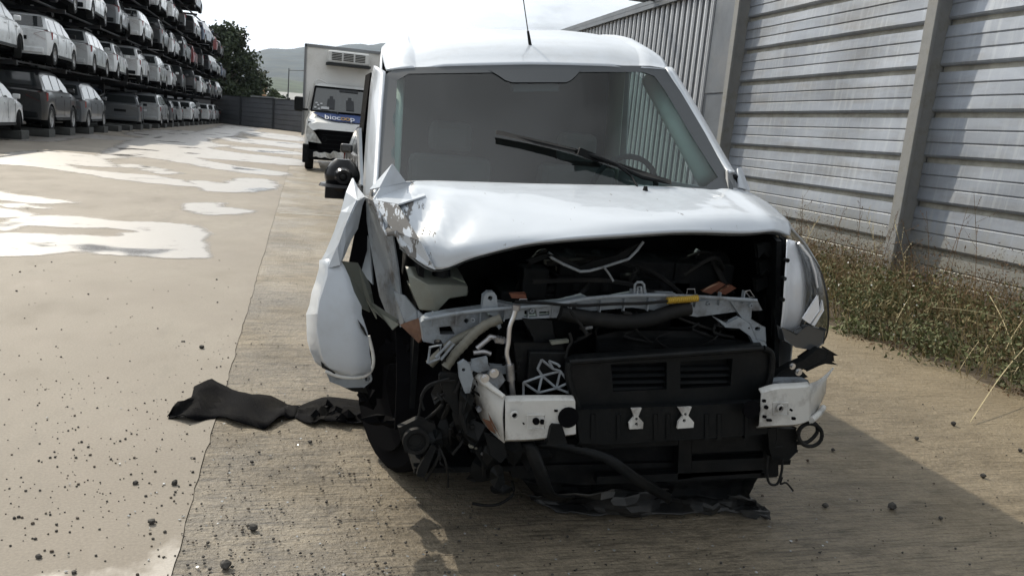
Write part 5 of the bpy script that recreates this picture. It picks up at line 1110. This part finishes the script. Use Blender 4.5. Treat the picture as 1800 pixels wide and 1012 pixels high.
def make_car(style, pt, damage=0, seed=0, detail=2):
    S = STY[style]; rnd = random.Random(seed); L_c, W2 = S['L'], S['W']/2; yr = S['ro']; yf = yr+S['wb']; e = empty('parked_car', (0, 0, 0)); wr = S['wr']; paintm = PAINTS[pt]
    upper = [(0, S['rear'])]+([(S['roof'][0][0], S['roof'][0][1])] if style == 'saloon' else [])
    def top(y):
        if y < S['roof'][0][0]: return S['rear']+.05*y/max(.05, S['roof'][0][0])
        if y < S['roof'][-1][0]: return S['belt']+.03
        return interp(S['hood'], y)
    # lower body
    ys = sorted(set([0, .03, .1, L_c-.12, L_c-.04, L_c]+[i*.14 for i in range(1, int(L_c/.14)+1) if i*.14 < L_c-.05]+[yr+wr*1.12*q for q in (-1, -.9, -.7, .7, .9, 1)]+[yf+wr*1.12*q for q in (-1, -.9, -.7, .7, .9, 1)]))
    secs = []
    for y in ys:
        zb = S['g']+.10
        for yc_ in (yr, yf):
            dd = abs(y-yc_); ra = wr*1.16
            if dd < ra: zb = max(zb, wr+math.sqrt(ra*ra-dd*dd))
        zb = min(zb, top(y)-.12)
        tt = min(1, y/.35); tf = min(1, (L_c-y)/.6); w = W2*(.90+.10*math.sin(tt*math.pi/2))*(.80+.20*math.sin(max(0, tf)*math.pi/2))
        zt = top(y); zm = zb+(zt-zb)*.55
        if damage and y > L_c-.9:
            w *= 1-.16*rnd.random(); zt -= .14*rnd.random()*damage; 
        half_ = [(w*.99, zb), (w*1.0, max(zb+.02, zm-.12)), (w*.995, zm+.02), (w*.965, zt-.05), (w*.90, zt), (w*.45, zt+.03)]
        secs.append([Vector((a, y, z)) for a, z in half_]+[Vector((0, y, zt+.035))]+[Vector((-a, y, z)) for a, z in half_[::-1]])
    mb = MB().grid(secs)
    for q, s_ in ((secs[0], 1), (secs[-1], -1)): mb.add(q, [tuple(range(len(q)))])
    body = mb.build('body', paintm, e, smooth=True, ang=32)
    # greenhouse roof + pillars
    R = S['roof']; rows = []; yy = [R[0][0]+(R[-1][0]-R[0][0])*i/16 for i in range(17)]
    side = []
    for y in yy:
        z = interp(R, y); k = max(0, (z-S['belt'])/(S['H']-S['belt'])); w = W2*(.93-.17*k); side.append((y, z, w))
        zt = z; zl = S['belt']+.0; ins = .09*k
        pr_ = [(W2*.93, zl), (w+.02*k, zl+(zt-zl)*.80), (w-.05*k, zt-.035*k), (w*.6, zt+.008), (0, zt+.012)]
        rows.append([Vector((a, y, b)) for a, b in pr_]+[Vector((-a, y, b)) for a, b in pr_[:-1][::-1]])
    MB().grid(rows).build('cabin', paintm, e, smooth=True, ang=35)
    # windows proud of the cabin by 6 mm
    def at(y, k):            # point on side at height fraction k
        z = interp(R, y); zl = S['belt']; kk = max(0, (z-zl)/(S['H']-zl)); w0 = W2*.93; w1 = W2*(.93-.17*kk)+.02*kk; return w0+(w1-w0)*min(1, k/.8), zl+(z-zl)*k
    r0, r1 = R[1][0]+.06, R[-1][0]-.12; mids = [r0+.02, r0+(r1-r0)*.30, r0+(r1-r0)*.345, r0+(r1-r0)*.64, r0+(r1-r0)*.68, r1-.1]
    if style == 'saloon': mids = [r0+.1, r0+(r1-r0)*.42, r0+(r1-r0)*.47, r1-.1]
    for sg in (-1, 1):
        for i in range(0, len(mids), 2):
            a0, a1 = mids[i], mids[i+1]; P = []
            steps = [a0+(a1-a0)*q/4 for q in range(5)]
            lo_ = [at(y, .06) for y in steps]; hi_ = [at(y, .76) for y in steps]
            P = [Vector((sg*(l[0]+.008), y, l[1])) for l, y in zip(lo_, steps)]; Q = [Vector((sg*(h[0]+.008), y, max(h[1], l[1]+.01))) for h, l, y in zip(hi_, lo_, steps)]
            MB().grid([P, Q]).build('side_window', P_glass, e)
    def endglass(ya, yb, out, nm):
        za, zb_ = interp(R, ya), interp(R, yb); wa, wb_ = W2*.93*.84, W2*(.93-.17*max(0, (zb_-S['belt'])/(S['H']-S['belt'])))*.84; wa = W2*(.93-.17*max(0, (za-S['belt'])/(S['H']-S['belt'])))*.86
        MB().prism([(-wa, ya+out, za+.022), (wa, ya+out, za+.022), (wb_, yb+out, zb_+.022), (-wb_, yb+out, zb_+.022)], (0, out*.3, .003)).build(nm, P_glass, e)
    endglass(R[0][0]+.03, R[1][0]-.01, -.015, 'rear_window'); endglass(R[-1][0]-.06, R[-2][0]+.06, .015, 'windscreen')
    # lights
    for sg in (-1, 1):
        x0 = sg*W2*.93; z0 = S['rear']-.06
        MB().prism([(sg*W2*.50, -.015, z0-.03), (sg*W2*.86, -.012, z0+.09), (sg*W2*1.01, .30, z0+.07), (sg*W2*1.01, .28, z0-.14), (sg*W2*.86, -.012, z0-.17)], (0, .03, 0)).build('tail_light', P_tail, e)
        MB().prism([(sg*W2*.5, L_c-.03, .64), (sg*W2*.80, L_c-.10, .72), (sg*W2*.97, L_c-.5, .80), (sg*W2*.96, L_c-.45, .66), (sg*W2*.78, L_c-.08, .58)], (0, .03, 0)).build('headlight', P_head, e)
        if detail > 1: MB().box((sg*(W2+.08), R[-1][0]-.42, S['belt']+.08), (.18, .10, .13)).build('door_mirror', P_blk if rnd.random() < .5 else paintm, e, bevel=.03)
        if detail > 1:
            mb = MB()
            for yd in (yr+.42, (yr+yf)/2+.15, yf-.42): mb.box((sg*(W2-.001), yd, .66), (.006, .008, .46))
            mb.box((sg*(W2+.004), (yr+yf)/2, S['g']+.14), (.02, S['wb']-.8, .07)); mb.build('door_trim', P_blk, e)
            MB().box((sg*(W2*.985), (yr+yf)/2-.1, S['belt']-.12), (.05, .16, .025)).build('door_handle', paintm, e); MB().box((sg*(W2*.985), (yr+yf)/2+.95, S['belt']-.12), (.05, .16, .025)).build('door_handle', paintm, e)
    MB().box((0, -.015, S['g']+.22), (S['W']*.8, .08, .16)).build('rear_bumper', P_blk if style in ('off-roader', 'saloon') else paintm, e, bevel=.03)
    MB().box((0, -.01, S['rear']-.22), (.5, .02, .11)).build('number_plate', m_wt if seed % 2 else P_blk, e)
    MB().box((0, L_c/2, S['g']+.12), (S['W']*.82, L_c*.93, .18)).build('underbody', m_black, e)
    if style in ('off-roader', 'estate car') and detail > 1:
        mb = MB()
        for sg in (-1, 1): mb.tube([(sg*W2*.68, .5, S['H']+.0), (sg*W2*.68, .6, S['H']+.05), (sg*W2*.68, 1.9, S['H']+.05), (sg*W2*.68, 2.0, S['H'])], .018, 6)
        mb.build('roof_rail', P_blk, e)
    if damage:
        mb = MB(); rr = random.Random(seed+9)
        q_ = [(W2*rr.uniform(-.7, -.4), L_c-rr.uniform(.7, 1.0), S['belt']-.0), (W2*.9, L_c-.95, S['belt']-.02), (W2*.8, L_c-.2, .72), (-W2*.7, L_c-.25, .74)]; mb.prism(q_, (0, 0, .03)); mb.prism([(-W2*.8, L_c+.005, .35), (W2*.8, L_c+.005, .32), (W2*.7, L_c+.01, .62), (-W2*.75, L_c+.01, .66)], (0, .02, 0)); mb.build('damage_opening', m_black, e)
    for sg in (-1, 1):
        for y in (yr, yf):
            if damage > 1 and y == yf and sg < 0: continue
            c = Vector((sg*(W2-.11), y, wr)); a_, b_ = MB(), MB(); wheel(a_, b_, c, wr, .2, Vector((sg, (.35 if (y == yf and seed % 3 == 0) else 0), 0)), 5+seed % 4, 20)
            t_ = a_.build('wheel', m_rub, e, smooth=True); q = b_.build('rim', [P_rim, m_black], None); q.parent = t_
    return e
PROTO = {}
def copy_tree(o, parent=None):
    c = o.copy(); sc.collection.objects.link(c); c.parent = parent
    for ch in o.children: copy_tree(ch, c)
    return c
USED = set()
def place_car(style, pt, dmg, loc, rz, label, group, seed=0, tilt=0.0, s=1.0, cat='car'):
    key = (style, pt, dmg, seed % 3)
    if key not in PROTO: PROTO[key] = make_car(style, pt, dmg, seed)
    p = PROTO[key]; o = p if key not in USED else copy_tree(p); USED.add(key)
    o.location = loc; o.rotation_euler = (tilt, 0, rz); o.scale = (s, s, s)
    for k_ in ('label', 'group', 'category'):
        if k_ in o: del o[k_]
    tag(o, label, cat, group); return o
# ------------------------------------------------------------------ the stack
XW = -8.2                       # wheel line on the aisle side
LV = [.16, 2.36, 4.42, 6.50, 8.55]
ORD = ['nearest', 'second', 'third', 'fourth', 'fifth', 'sixth', 'seventh', 'eighth', 'ninth', 'tenth', 'eleventh', 'twelfth', 'thirteenth', 'fourteenth']
TIER = ['ground tier', 'second tier', 'third tier', 'fourth tier', 'top tier']
known = {(1, 0): ('hatchback', 'white'), (1, 1): ('hatchback', 'white'), (1, 2): ('estate car', 'silver'), (1, 3): ('hatchback', 'white'), (1, 4): ('off-roader', 'white'), (1, 5): ('people carrier', 'silver'), (1, 6): ('hatchback', 'white'),
         (0, 0): ('saloon', 'white'), (0, 1): ('off-roader', 'black'), (0, 2): ('people carrier', 'grey'), (0, 4): ('estate car', 'grey'), (0, 5): ('people carrier', 'silver'), (0, 6): ('saloon', 'grey'), (0, 7): ('hatchback', 'silver'), (0, 8): ('hatchback', 'white'), (0, 9): ('people carrier', 'dark'), (0, 10): ('hatchback', 'white'),
         (2, 2): ('saloon', 'white'), (2, 3): ('saloon', 'grey'), (2, 4): ('hatchback', 'white'), (2, 5): ('off-roader', 'dark'), (2, 6): ('hatchback', 'white'), (3, 3): ('saloon', 'white'), (3, 4): ('hatchback', 'red'), (3, 5): ('hatchback', 'silver'), (3, 6): ('estate car', 'white')}
y0s = [25.0, 25.0, 25.4, 25.2, 24.8]
rnd = random.Random(5)
for lv in range(5):
    for i in range(13):
        if lv == 0 and i == 3: continue
        if lv == 4 and i > 8: continue
        if lv == 2 and i < 1 or lv == 3 and i < 3 or lv == 4 and i < 6: continue
        st, pt = known.get((lv, i), (rnd.choice(['hatchback', 'hatchback', 'estate car', 'people carrier', 'off-roader', 'saloon']), rnd.choice(['white', 'white', 'silver', 'grey', 'dark', 'dark', 'black', 'white', 'blue', 'black', 'red' if rnd.random() < .5 else 'silver'])))
        S = STY[st]; s = 1.10; yb = y0s[lv]+5.2*i - S['ro']*s + rnd.uniform(-.25, .25); rz = R_(rnd.uniform(1, 4.5))
        if (lv, i) == (0, 0): yb -= .6
        if (lv, i) == (0, 1): s = 1.24
        if (lv, i) == (0, 4): rz = R_(8); yb += .4
        if (lv, i) in ((0, 1), (1, 1)): rz = R_(2.5)
        x = XW - (S['W']/2-.1)*s + rnd.uniform(-.12, .1) + S['ro']*s*math.sin(rz)
        lab = '%s %s, %s from the near end on the %s of the car stack' % (pt if pt != 'dark' else 'blackish', st, ORD[i], TIER[lv])
        if (lv, i) == (4, 8): lab = 'pale off-roader alone against the sky on the top tier'; 
        if i > 6: rz += R_(rnd.uniform(-8, 8))
        place_car(st, pt, (i+lv) % 3 if i > 1 else 0, (x, yb, LV[lv]+rnd.uniform(-.02, .03)), rz, lab, 'front row cars of the stack', i+lv*3, rnd.uniform(-.012, .012), s)
# rear row in the gloom behind
for lv in range(5):
    for i in range(0, 12):
        if lv == 4 and (i > 6 or i < 5) or lv == 3 and i < 3: continue
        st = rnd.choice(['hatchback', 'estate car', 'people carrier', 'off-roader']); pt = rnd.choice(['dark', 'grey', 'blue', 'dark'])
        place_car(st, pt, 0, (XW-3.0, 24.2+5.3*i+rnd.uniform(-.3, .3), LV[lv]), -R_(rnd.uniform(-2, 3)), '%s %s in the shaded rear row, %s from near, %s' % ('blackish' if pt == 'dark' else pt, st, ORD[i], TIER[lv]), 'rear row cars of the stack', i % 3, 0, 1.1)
o = empty('stack_backdrop', (-15.5, 60, 0), 'long added dark backdrop behind the stacked cars', 'backdrop')  # added dark backdrop, keeps bright sky out of the gaps between cars
MB().box((-15.5, 56, 4.9), (.3, 84, 9.8)).build('backdrop_sheet', m_fwd, o)
# cantilever racking
m_rack = mat('dark_rack_steel', (.015, .017, .02), .6, dirt=(.08, .05, .03), dirt_s=2, dirt_a=.4)
for i in range(13):
    y = 22.3+5.2*i; e = empty('storage_rack', (XW-1.9, y, 0), 'dark steel rack frame, %s from the near end of the car stack' % ORD[i], 'rack', 'rack frames of the car stack')
    zt = 4.8 if i < 3 else (6.9 if i < 5 else 9.0); MB().box((XW-2.35, y, zt/2), (.25, .25, zt)).build('rack_upright', m_rack, e)
    for lv in range(1, 5):
        if lv == 3 and i < 3 or lv == 4 and i < 5: continue
        MB().box((XW-2.1, y, LV[lv]-.12), (4.0, .14, .14)).build('rack_arm', m_rack, e)
        MB().box((XW-.45, y+2.6, LV[lv]-.05), (.12, 5.18, .05)).build('rack_rail', m_rack, e); MB().box((XW-1.75, y+2.6, LV[lv]-.05), (.22, 5.18, .07)).build('rack_rail', m_rack, e); MB().box((XW-3.9, y+2.6, LV[lv]-.05), (.22, 5.18, .07)).build('rack_rail', m_rack, e)
for lv_z, yy in ((LV[4]-.1, 76.5), (LV[4]-.1, 80.0)): pass
m_blk = mat('dark_concrete_block', (.06, .062, .06), .85, var=.3, vscale=3, bump=.3, bscale=30)
k = 0
for i in range(13):
    for dy in (.9, 3.4):
        y = 24.0+5.2*i+dy
        o = MB().box((0, 0, .13), (2.2, .7, .26)).box((0, -.36, .13), (2.1, .02, .18)).build('concrete_block', m_blk, bevel=.02); o.location = (XW-1.0, y, 0)
        tag(o, 'dark concrete block under the %s end of the %s ground tier car' % ('rear' if dy < 1 else 'front', ORD[i]), 'block', 'concrete blocks under the ground tier cars')
# a dark car parked behind the van and a silver one beside the truck
p = PY(618, 262, 11.0)
place_car('hatchback', 'black', 0, (p.x+.93, 14.6, 0), math.pi, 'black hatchback hidden behind the van, its mirror sticking out', 'cars parked behind the van', 5)
# ================================================================== torn wheel-arch liner lying on the concrete
m_liner = mat('felt_liner', (.004, .004, .005), .9, spec=.08, bump=.4, bscale=120, dirt=(.04, .037, .03), dirt_s=4, dirt_a=.25)
def lp(px, py, Y): return PY(px, py, Y)
top = [(294, 733, 3.76), (312, 708, 3.84), (336, 694, 3.9), (341, 680, 4.05), (372, 669, 4.12), (408, 680, 4.08), (455, 696, 4.0), (498, 706, 3.95), (528, 718, 3.92)]
bot = [(296, 737, 3.755), (330, 736, 3.70), (362, 733, 3.74), (392, 735, 3.74), (425, 744, 3.66), (462, 749, 3.61), (480, 744, 3.66), (500, 730, 3.74), (518, 738, 3.76)]
lin = lambda P: [P[i]+(P[i+1]-P[i])*(j/4) for i in range(len(P)-1) for j in range(4)]+[P[-1]]
a = lin(pts(top)); b = lin(pts(bot))
rows = [[p+(q-p)*(t/6)+Vector((0, .03*math.sin(math.pi*t/6), -.01*math.sin(math.pi*t/6)))+Vector((0, .012*math.sin(i*.8+t), .012*math.sin(i*.55+t*1.1)+random.uniform(-.003, .003))) for i, (p, q) in enumerate(zip(a, b))] for t in range(7)]
mb = MB().grid(rows)
t2 = [(528, 718, 3.92), (552, 712, 4.0), (575, 704, 4.05), (610, 712, 4.02), (650, 722, 3.98), (700, 728, 3.95), (745, 738, 3.9)]
b2 = [(518, 738, 3.76), (545, 745, 3.66), (565, 738, 3.68), (590, 742, 3.65), (640, 744, 3.64), (700, 746, 3.62), (745, 748, 3.6)]
a = cr(pts(t2), 5); b = cr(pts(b2), 5); rows = []
for t in range(9): rows.append([p+(q-p)*(t/8)+Vector((0, 0, .03*math.sin(t*1.9+i*.5)*math.sin(math.pi*t/8)+random.uniform(-.005, .008))) for i, (p, q) in enumerate(zip(a, b))])
mb.grid(rows)
o = mb.build('torn_liner', m_liner, smooth=True, solid=.004, ang=22)
for v in o.data.vertices: v.co.z = max(v.co.z, .004)
tag(o, 'torn black wheel arch liner lying on the concrete left of the van', 'liner')
mb = MB(); random.seed(4)
for (x, y, r) in ((575, 704, .03), (590, 716, .025), (612, 722, .03), (640, 726, .03), (600, 728, .02), (555, 722, .025)):
    c = PZ(x, y+8, .03); q = [c+Vector((r*math.cos(a_)*random.uniform(.7, 1.6), r*math.sin(a_)*random.uniform(.7, 1.3), random.uniform(-.01, .02))) for a_ in [i*.9 for i in range(7)]]; tp = c+Vector((0, 0, .03)); mb.add(q+[tp], [(i, (i+1) % 7, 7) for i in range(7)])
for q_ in islands(mb):
    x_ = q_.build('foam_scrap', m_liner, None, solid=.005); x_.parent = o; x_.matrix_parent_inverse = Matrix.Identity(4)
# ================================================================== stones
m_stone = mat('dark_stone', (.05, .046, .041), .8, var=.5, vscale=30, bump=.4, bscale=60)
m_stone2 = mat('brown_stone', (.09, .072, .055), .85, var=.4, vscale=30)
rnd = random.Random(11)
def rock(c, r, mb):
    V = []; 
    for i, (lat, k) in enumerate(((-.9, 4), (-.2, 7), (.5, 6), (1.0, 1))):
        for j in range(k): q = 6.283*j/k+i*.4; s = r*rnd.uniform(.75, 1.2); V.append(Vector(c)+Vector((s*math.cos(q)*math.cos(lat*1.3), s*.85*math.sin(q)*math.cos(lat*1.3), max(-.8*r, .75*s*math.sin(lat*1.3))+r*.55)))
    import bmesh
    bm = bmesh.new(); [bm.verts.new(v) for v in V]; bmesh.ops.convex_hull(bm, input=bm.verts); bm.verts.index_update()
    vs = [v for v in bm.verts if v.link_faces]; ix = {v: i for i, v in enumerate(vs)}
    mb.add([v.co.copy() for v in vs], [tuple(ix[v] for v in f.verts) for f in bm.faces]); bm.free()
big = [(397, 997, 10, 'largest dark stone at the bottom edge, near the slab joint'), (266, 920, 7, 'dark angular stone on the smooth slab near the front left'), (445, 930, 8, 'grey stone on the rough strip, above the largest stone'), (238, 850, 5, 'small dark stone on the slab, upper left of the angular stone'),
       (307, 851, 6, 'flat stone on the slab close to the joint'), (355, 612, 5, 'lone dark stone on the slab above the torn liner'), (1568, 893, 8, 'biggest dark stone on the sunlit side right of the van'), (1450, 890, 6, 'grey stone right of the trailing undertray'), (1676, 747, 5, 'dark stone near the weeds on the right'),
       (1611, 772, 4, 'small dark stone right of the looped wire'), (1728, 838, 5, 'dark stone in the sunlit strip at the right'), (1793, 793, 4, 'dark stone at the far right edge'), (545, 778, 4, 'brown stone in front of the torn liner'), (443, 813, 4, 'dark stone between liner and joint'), (1464, 792, 4, 'dark stone just below the looped wire'),
       (68, 980, 5, 'dark stone in a small wet spot at the lower left'), (130, 1007, 4, 'dark stone at the very bottom left'), (1340, 872, 3, 'tiny stone near the loose wire end'), (1420, 810, 3, 'pebble in the van shadow'), (1653, 912, 4, 'rounded stone in the van shadow at the right')]
for x, y, r, lab in big:
    c = PZ(x, y); mb = MB(); rad = r*(c-CO).length/1400*.95; rock((c.x, c.y, 0), rad, mb); tag(mb.build('stone', m_stone if r > 3 else m_stone2), lab, 'stone', 'loose stones on the concrete')
mb = MB(); mb2 = MB(); cen = [(rnd.uniform(0, 560), rnd.uniform(560, 1040)) for _ in range(14)]+[(rnd.uniform(200, 1100), rnd.uniform(760, 1040)) for _ in range(10)]
n = 0
while n < 1700:
    k_ = rnd.random()
    if k_ < .22: x, y = rnd.uniform(330, 800), rnd.uniform(690, 1050)
    elif k_ < .5: x, y = rnd.uniform(-20, 700), 420+620*rnd.random()**.7
    elif k_ < .78: cx_, cy_ = rnd.choice(cen); x, y = rnd.gauss(cx_, 60), rnd.gauss(cy_, 35)
    else: x, y = rnd.uniform(560, 1820), rnd.uniform(700, 1060)
    if y < 380 or y > 1100: continue
    c = PZ(x, y); 
    if c.x > 4.5: continue
    rad = rnd.choice([.002, .0025, .003, .0035, .0045, .006])*rnd.uniform(.7, 1.1)*(1.0 if c.y < 6 else 1.5)
    rock((c.x, c.y, 0), rad, mb if rnd.random() < .7 else mb2); n += 1
tag(mb.build('gravel', m_stone), kind='stuff'); tag(mb2.build('gravel', m_stone2), kind='stuff')
mb3 = MB(); mb4 = MB()
for k in range(260):
    x, y = (rnd.gauss(430, 160), rnd.uniform(600, 1030)) if k < 130 else (rnd.uniform(560, 1500), rnd.uniform(860, 1030)); c = PZ(x, y, .003)
    if c.x > 4.4 or c.y < 1: continue
    s_ = rnd.uniform(.002, .006); a_ = rnd.uniform(0, 6); q = [c+Vector((s_*math.cos(a_+t_)*rnd.uniform(.5, 1.5), s_*math.sin(a_+t_)*rnd.uniform(.5, 1.5), rnd.uniform(0, .003))) for t_ in (0, 1.7, 3.1, 4.6)]; (mb3 if k % 3 else mb4).add(q, [(0, 1, 2, 3)])
tag(mb3.build('glass_shards', mat('glass_crumbs', (.3, .31, .31), .2, coat=.6), solid=.0015), kind='stuff'); tag(mb4.build('plastic_shards', m_blackp, solid=.0015), kind='stuff')
# ================================================================== verge vegetation
rs = np.random.RandomState(3)
def leaf_mesh(name, P, size, m, up=.3, asp=.45):
    n = len(P); u = rs.normal(size=(n, 3)); u[:, 2] += up; u /= np.linalg.norm(u, axis=1)[:, None]; w_ = np.cross(u, rs.normal(size=(n, 3))); w_ /= np.linalg.norm(w_, axis=1)[:, None]
    s = (size*(.5+rs.rand(n)))[:, None]; V = np.stack([P-u*s, P+w_*s*asp, P+u*s, P-w_*s*asp], 1).reshape(-1, 3)
    me = bpy.data.meshes.new(name); F = np.arange(n*4).reshape(-1, 4); me.from_pydata(V.tolist(), [], F.tolist()); me.materials.append(m)
    o = bpy.data.objects.new(name, me); sc.collection.objects.link(o); return o
def clump(x0, x1, y0, y1, nc, per, hmin, hmax, rmin, rmax, edgef=None):
    out = []
    for _ in range(nc):
        y = y0+(y1-y0)*rs.rand(); x = x0+(x1-x0)*rs.rand(); h = hmin+(hmax-hmin)*rs.rand(); r = rmin+(rmax-rmin)*rs.rand()
        if x < 5.0: h *= .55
        q = rs.normal(size=(per, 3)); q /= np.linalg.norm(q, axis=1)[:, None]; q *= (rs.rand(per)**.4)[:, None]; p = np.stack([x+q[:, 0]*r, y+q[:, 1]*r, np.abs(q[:, 2])*h], 1)
        out.append(p)
    o = np.concatenate(out); return o[(o[:, 0] > 4.42+.12*np.sin(o[:, 1]*2.3)) & (o[:, 0] < 7.55)]
m_w1 = mat('weed_green', (.085, .095, .035), .75, var=.45, vscale=3.5); m_w2 = mat('weed_olive', (.15, .12, .055), .8, var=.45, vscale=4); m_w3 = mat('weed_brown', (.14, .085, .045), .85, var=.4, vscale=5); m_straw = mat('dry_straw', (.5, .42, .25), .75, var=.2, vscale=5)
m_flow = mat('white_flower', (.75, .74, .7), .7)
P = clump(4.65, 7.2, 2.6, 24, 420, 190, .16, .52, .18, .42); o = leaf_mesh('weeds', P, .020, m_w1); tag(o, kind='stuff')
P = clump(4.9, 7.45, 3, 26, 240, 150, .15, .5, .15, .4); o = leaf_mesh('weeds', P, .022, m_w2, .6, .3); tag(o, kind='stuff')
P = clump(5.6, 7.5, 4, 22, 190, 120, .25, .8, .15, .35); o = leaf_mesh('weeds', P, .02, m_w3, .8, .25); tag(o, kind='stuff')
P = np.concatenate([clump(6.7, 7.45, 8.0, 10.2, 26, 150, .5, 1.0, .15, .3), clump(6.3, 7.4, 5.5, 7.6, 34, 170, .35, .85, .15, .32), clump(6.6, 7.4, 10, 13, 14, 110, .3, .6, .15, .3)]); o = leaf_mesh('weeds', P, .015, m_w3, 1.2, .2); tag(o, kind='stuff')
P = clump(4.55, 5.4, 2.6, 9, 60, 60, .02, .08, .1, .3); o = leaf_mesh('weeds', P, .012, m_w3, .2, .4); tag(o, kind='stuff')
P = clump(4.7, 6.6, 3.2, 12, 60, 5, .3, .45, .2, .4); P[:, 2] += .03; o = leaf_mesh('flowers', P, .009, m_flow, .1, .95); tag(o, kind='stuff')
# grass blades
mb = MB(); V, F = [], []
for i in range(4200):
    y = rs.uniform(2.8, 20); x = rs.uniform(4.6, 7.45); h = rs.uniform(.15, .6)*(1 if x > 5.2 else .5); l = rs.normal(size=2)*h*.35; w_ = .0035
    b0 = np.array([x, y, 0.]); t_ = b0+np.array([l[0], l[1], h]); md = b0+np.array([l[0]*.35, l[1]*.35, h*.6]); k = len(V)
    V += [tuple(b0-[w_, 0, 0]), tuple(b0+[w_, 0, 0]), tuple(md+[w_*.8, 0, 0]), tuple(md-[w_*.8, 0, 0]), tuple(t_)]; F += [(k, k+1, k+2, k+3), (k+3, k+2, k+4)]
tag(MB().add(V, F).build('grass', mat('dry_grass', (.30, .235, .12), .8, var=.4, vscale=4)), kind='stuff')
# single tall stalks
def stalk(base, h, lean, lab, seedheads=3, m=None, branches=6):
    r2 = random.Random(int(base[1]*1000)+int(h*77)); b_ = Vector((base[0], base[1], 0)); t_ = b_+Vector((lean[0], lean[1], h)); md = b_+(t_-b_)*.5+Vector((-lean[0]*.15, 0, h*.06))
    mb = MB(); C_ = cr([b_, md, t_], 5); mb.tube(C_, [.0035]*4+[.0028]*4+[.0018]*3, 5)
    for i in range(branches):
        p = C_[3+(i % 7)]; e_ = p+Vector((r2.uniform(-.14, .14), r2.uniform(-.14, .14), r2.uniform(.05, .2))); mb.tube([p, e_], [.0018, .001], 4)
        for _ in range(seedheads):
            q = p+(e_-p)*r2.uniform(.4, 1.0)+Vector((r2.gauss(0, .012),)*3); s = .007; mb.add([q+Vector((s, 0, 0)), q+Vector((0, s, s)), q+Vector((-s, 0, 0)), q+Vector((0, -s, -s))], [(0, 1, 2, 3)])
    o = mb.build('weed_stalk', m or m_w3); tag(o, lab, 'weed', 'tall weed stalks in the verge')
rr_ = random.Random(8)
ST = [((7.1, 8.9), 1.05, (-.1, 0), 'tallest brown stalk in front of the tall pale fence post'), ((7.0, 9.3), .9, (.1, 0), 'brown branching stalk just left of the pale fence post'), ((7.15, 8.5), .95, (.05, -.1), 'brown stalk just right of the pale fence post'), ((6.9, 9.8), .8, (-.15, 0), 'thin stalk left of the post against sunlit cladding'),
      ((7.1, 10.6), .7, (.1, .1), 'short brown stalk near the bonnet edge of the van'), ((6.8, 6.6), 1.25, (-.1, .2), 'tall bare dark stalk at the right edge of the picture'), ((6.7, 6.9), 1.1, (.15, .1), 'bare forked stalk beside the right edge'), ((6.9, 7.4), 1.0, (-.2, 0), 'reddish stalk against the right cladding bay'), ((6.3, 6.6), .8, (.1, 0), 'reddish seed stalk among weeds at the right'),
      ((6.6, 7.2), .9, (-.3, .1), 'leaning reddish stalk at the right'), ((6.0, 7.4), .62, (.1, .1), 'short stalk in the green weeds'), ((5.9, 8.4), .6, (-.1, 0), 'olive stalk in the middle of the verge')]
for b_, h, l_, lab in ST: stalk(b_, h, l_, lab)
def straw(p0, p1, lab, r=.003):
    a, b = Vector(p0), Vector(p1); md = (a+b)/2+Vector((0, 0, .04)); o = MB().tube(cr([a, md, b], 5), [r]*10+[r*.5], 5).build('straw', m_straw); tag(o, lab, 'straw', 'dry straws leaning out of the weeds')
straw(PY(1800, 612, 4.6), PZ(1705, 742, .01), 'longest pale straw bending down onto the concrete'); straw(PY(1800, 618, 5.0), PY(1650, 646, 4.9), 'pale straw lying level above the concrete edge'); straw(PY(1640, 540, 5.4), PY(1800, 574, 5.2), 'long thin straw slanting across the weeds')
straw(PY(1690, 666, 4.6), PY(1770, 692, 4.5), 'short pale straw pointing right at the verge edge'); straw(PY(1712, 735, 4.25), PY(1720, 692, 4.35), 'short upright straw at the concrete edge'); straw(PY(1800, 560, 5.2), PY(1755, 640, 4.8), 'pale straw slanting steeply at the right edge'); straw(PY(1800, 640, 4.5), PY(1775, 670, 4.4), 'short straw at the right edge')
straw(PY(1765, 560, 5.4), PY(1712, 655, 4.75), 'pale straw leaning left over the weeds near the right edge', .0025); straw(PY(1740, 520, 5.9), PY(1790, 640, 4.7), 'straw leaning right, crossing the weeds near the right edge', .0025); straw(PY(1600, 520, 6.2), PY(1560, 600, 5.6), 'straw leaning out of the weeds left of the post foot', .0025); straw(PY(1720, 600, 5.0), PY(1660, 700, 4.45), 'thin straw reaching down to the concrete edge', .0022)
for k_, (b_, h, l_, lab) in enumerate([((6.9, 8.2), .85, (-.25, .1), 'leaning brown stalk between the post and the right bay shadow'), ((6.5, 7.9), .75, (.2, 0), 'brown stalk below the shadow edge on the right bay'), ((6.2, 6.9), .85, (-.3, 0), 'straw coloured stalk leaning left near the right edge'), ((7.0, 10.0), .95, (-.1, 0), 'slim brown stalk two steps left of the fence post'), ((6.6, 9.4), .7, (.2, 0), 'straw coloured stalk low in front of the left bay')]): stalk(b_, h, l_, lab, 4, m_straw if k_ % 2 == 0 else m_w3, 9)
# ================================================================== air
mb = MB().box((0, 3400, 290), (17000, 8200, 600)); hz = mb.build('haze', None or m_black); hz.data.materials.clear()
m = bpy.data.materials.new('haze'); m.use_nodes = True; t = m.node_tree; t.nodes.clear(); pv = N(t, 'ShaderNodeVolumePrincipled'); pv.inputs['Color'].default_value = (.62, .78, 1, 1); pv.inputs['Density'].default_value = .000055; pv.inputs['Anisotropy'].default_value = .3
L(t, pv.outputs[0], N(t, 'ShaderNodeOutputMaterial').inputs['Volume']); hz.data.materials.append(m); tag(hz, kind='stuff')
sc.cycles.volume_bounces = 0
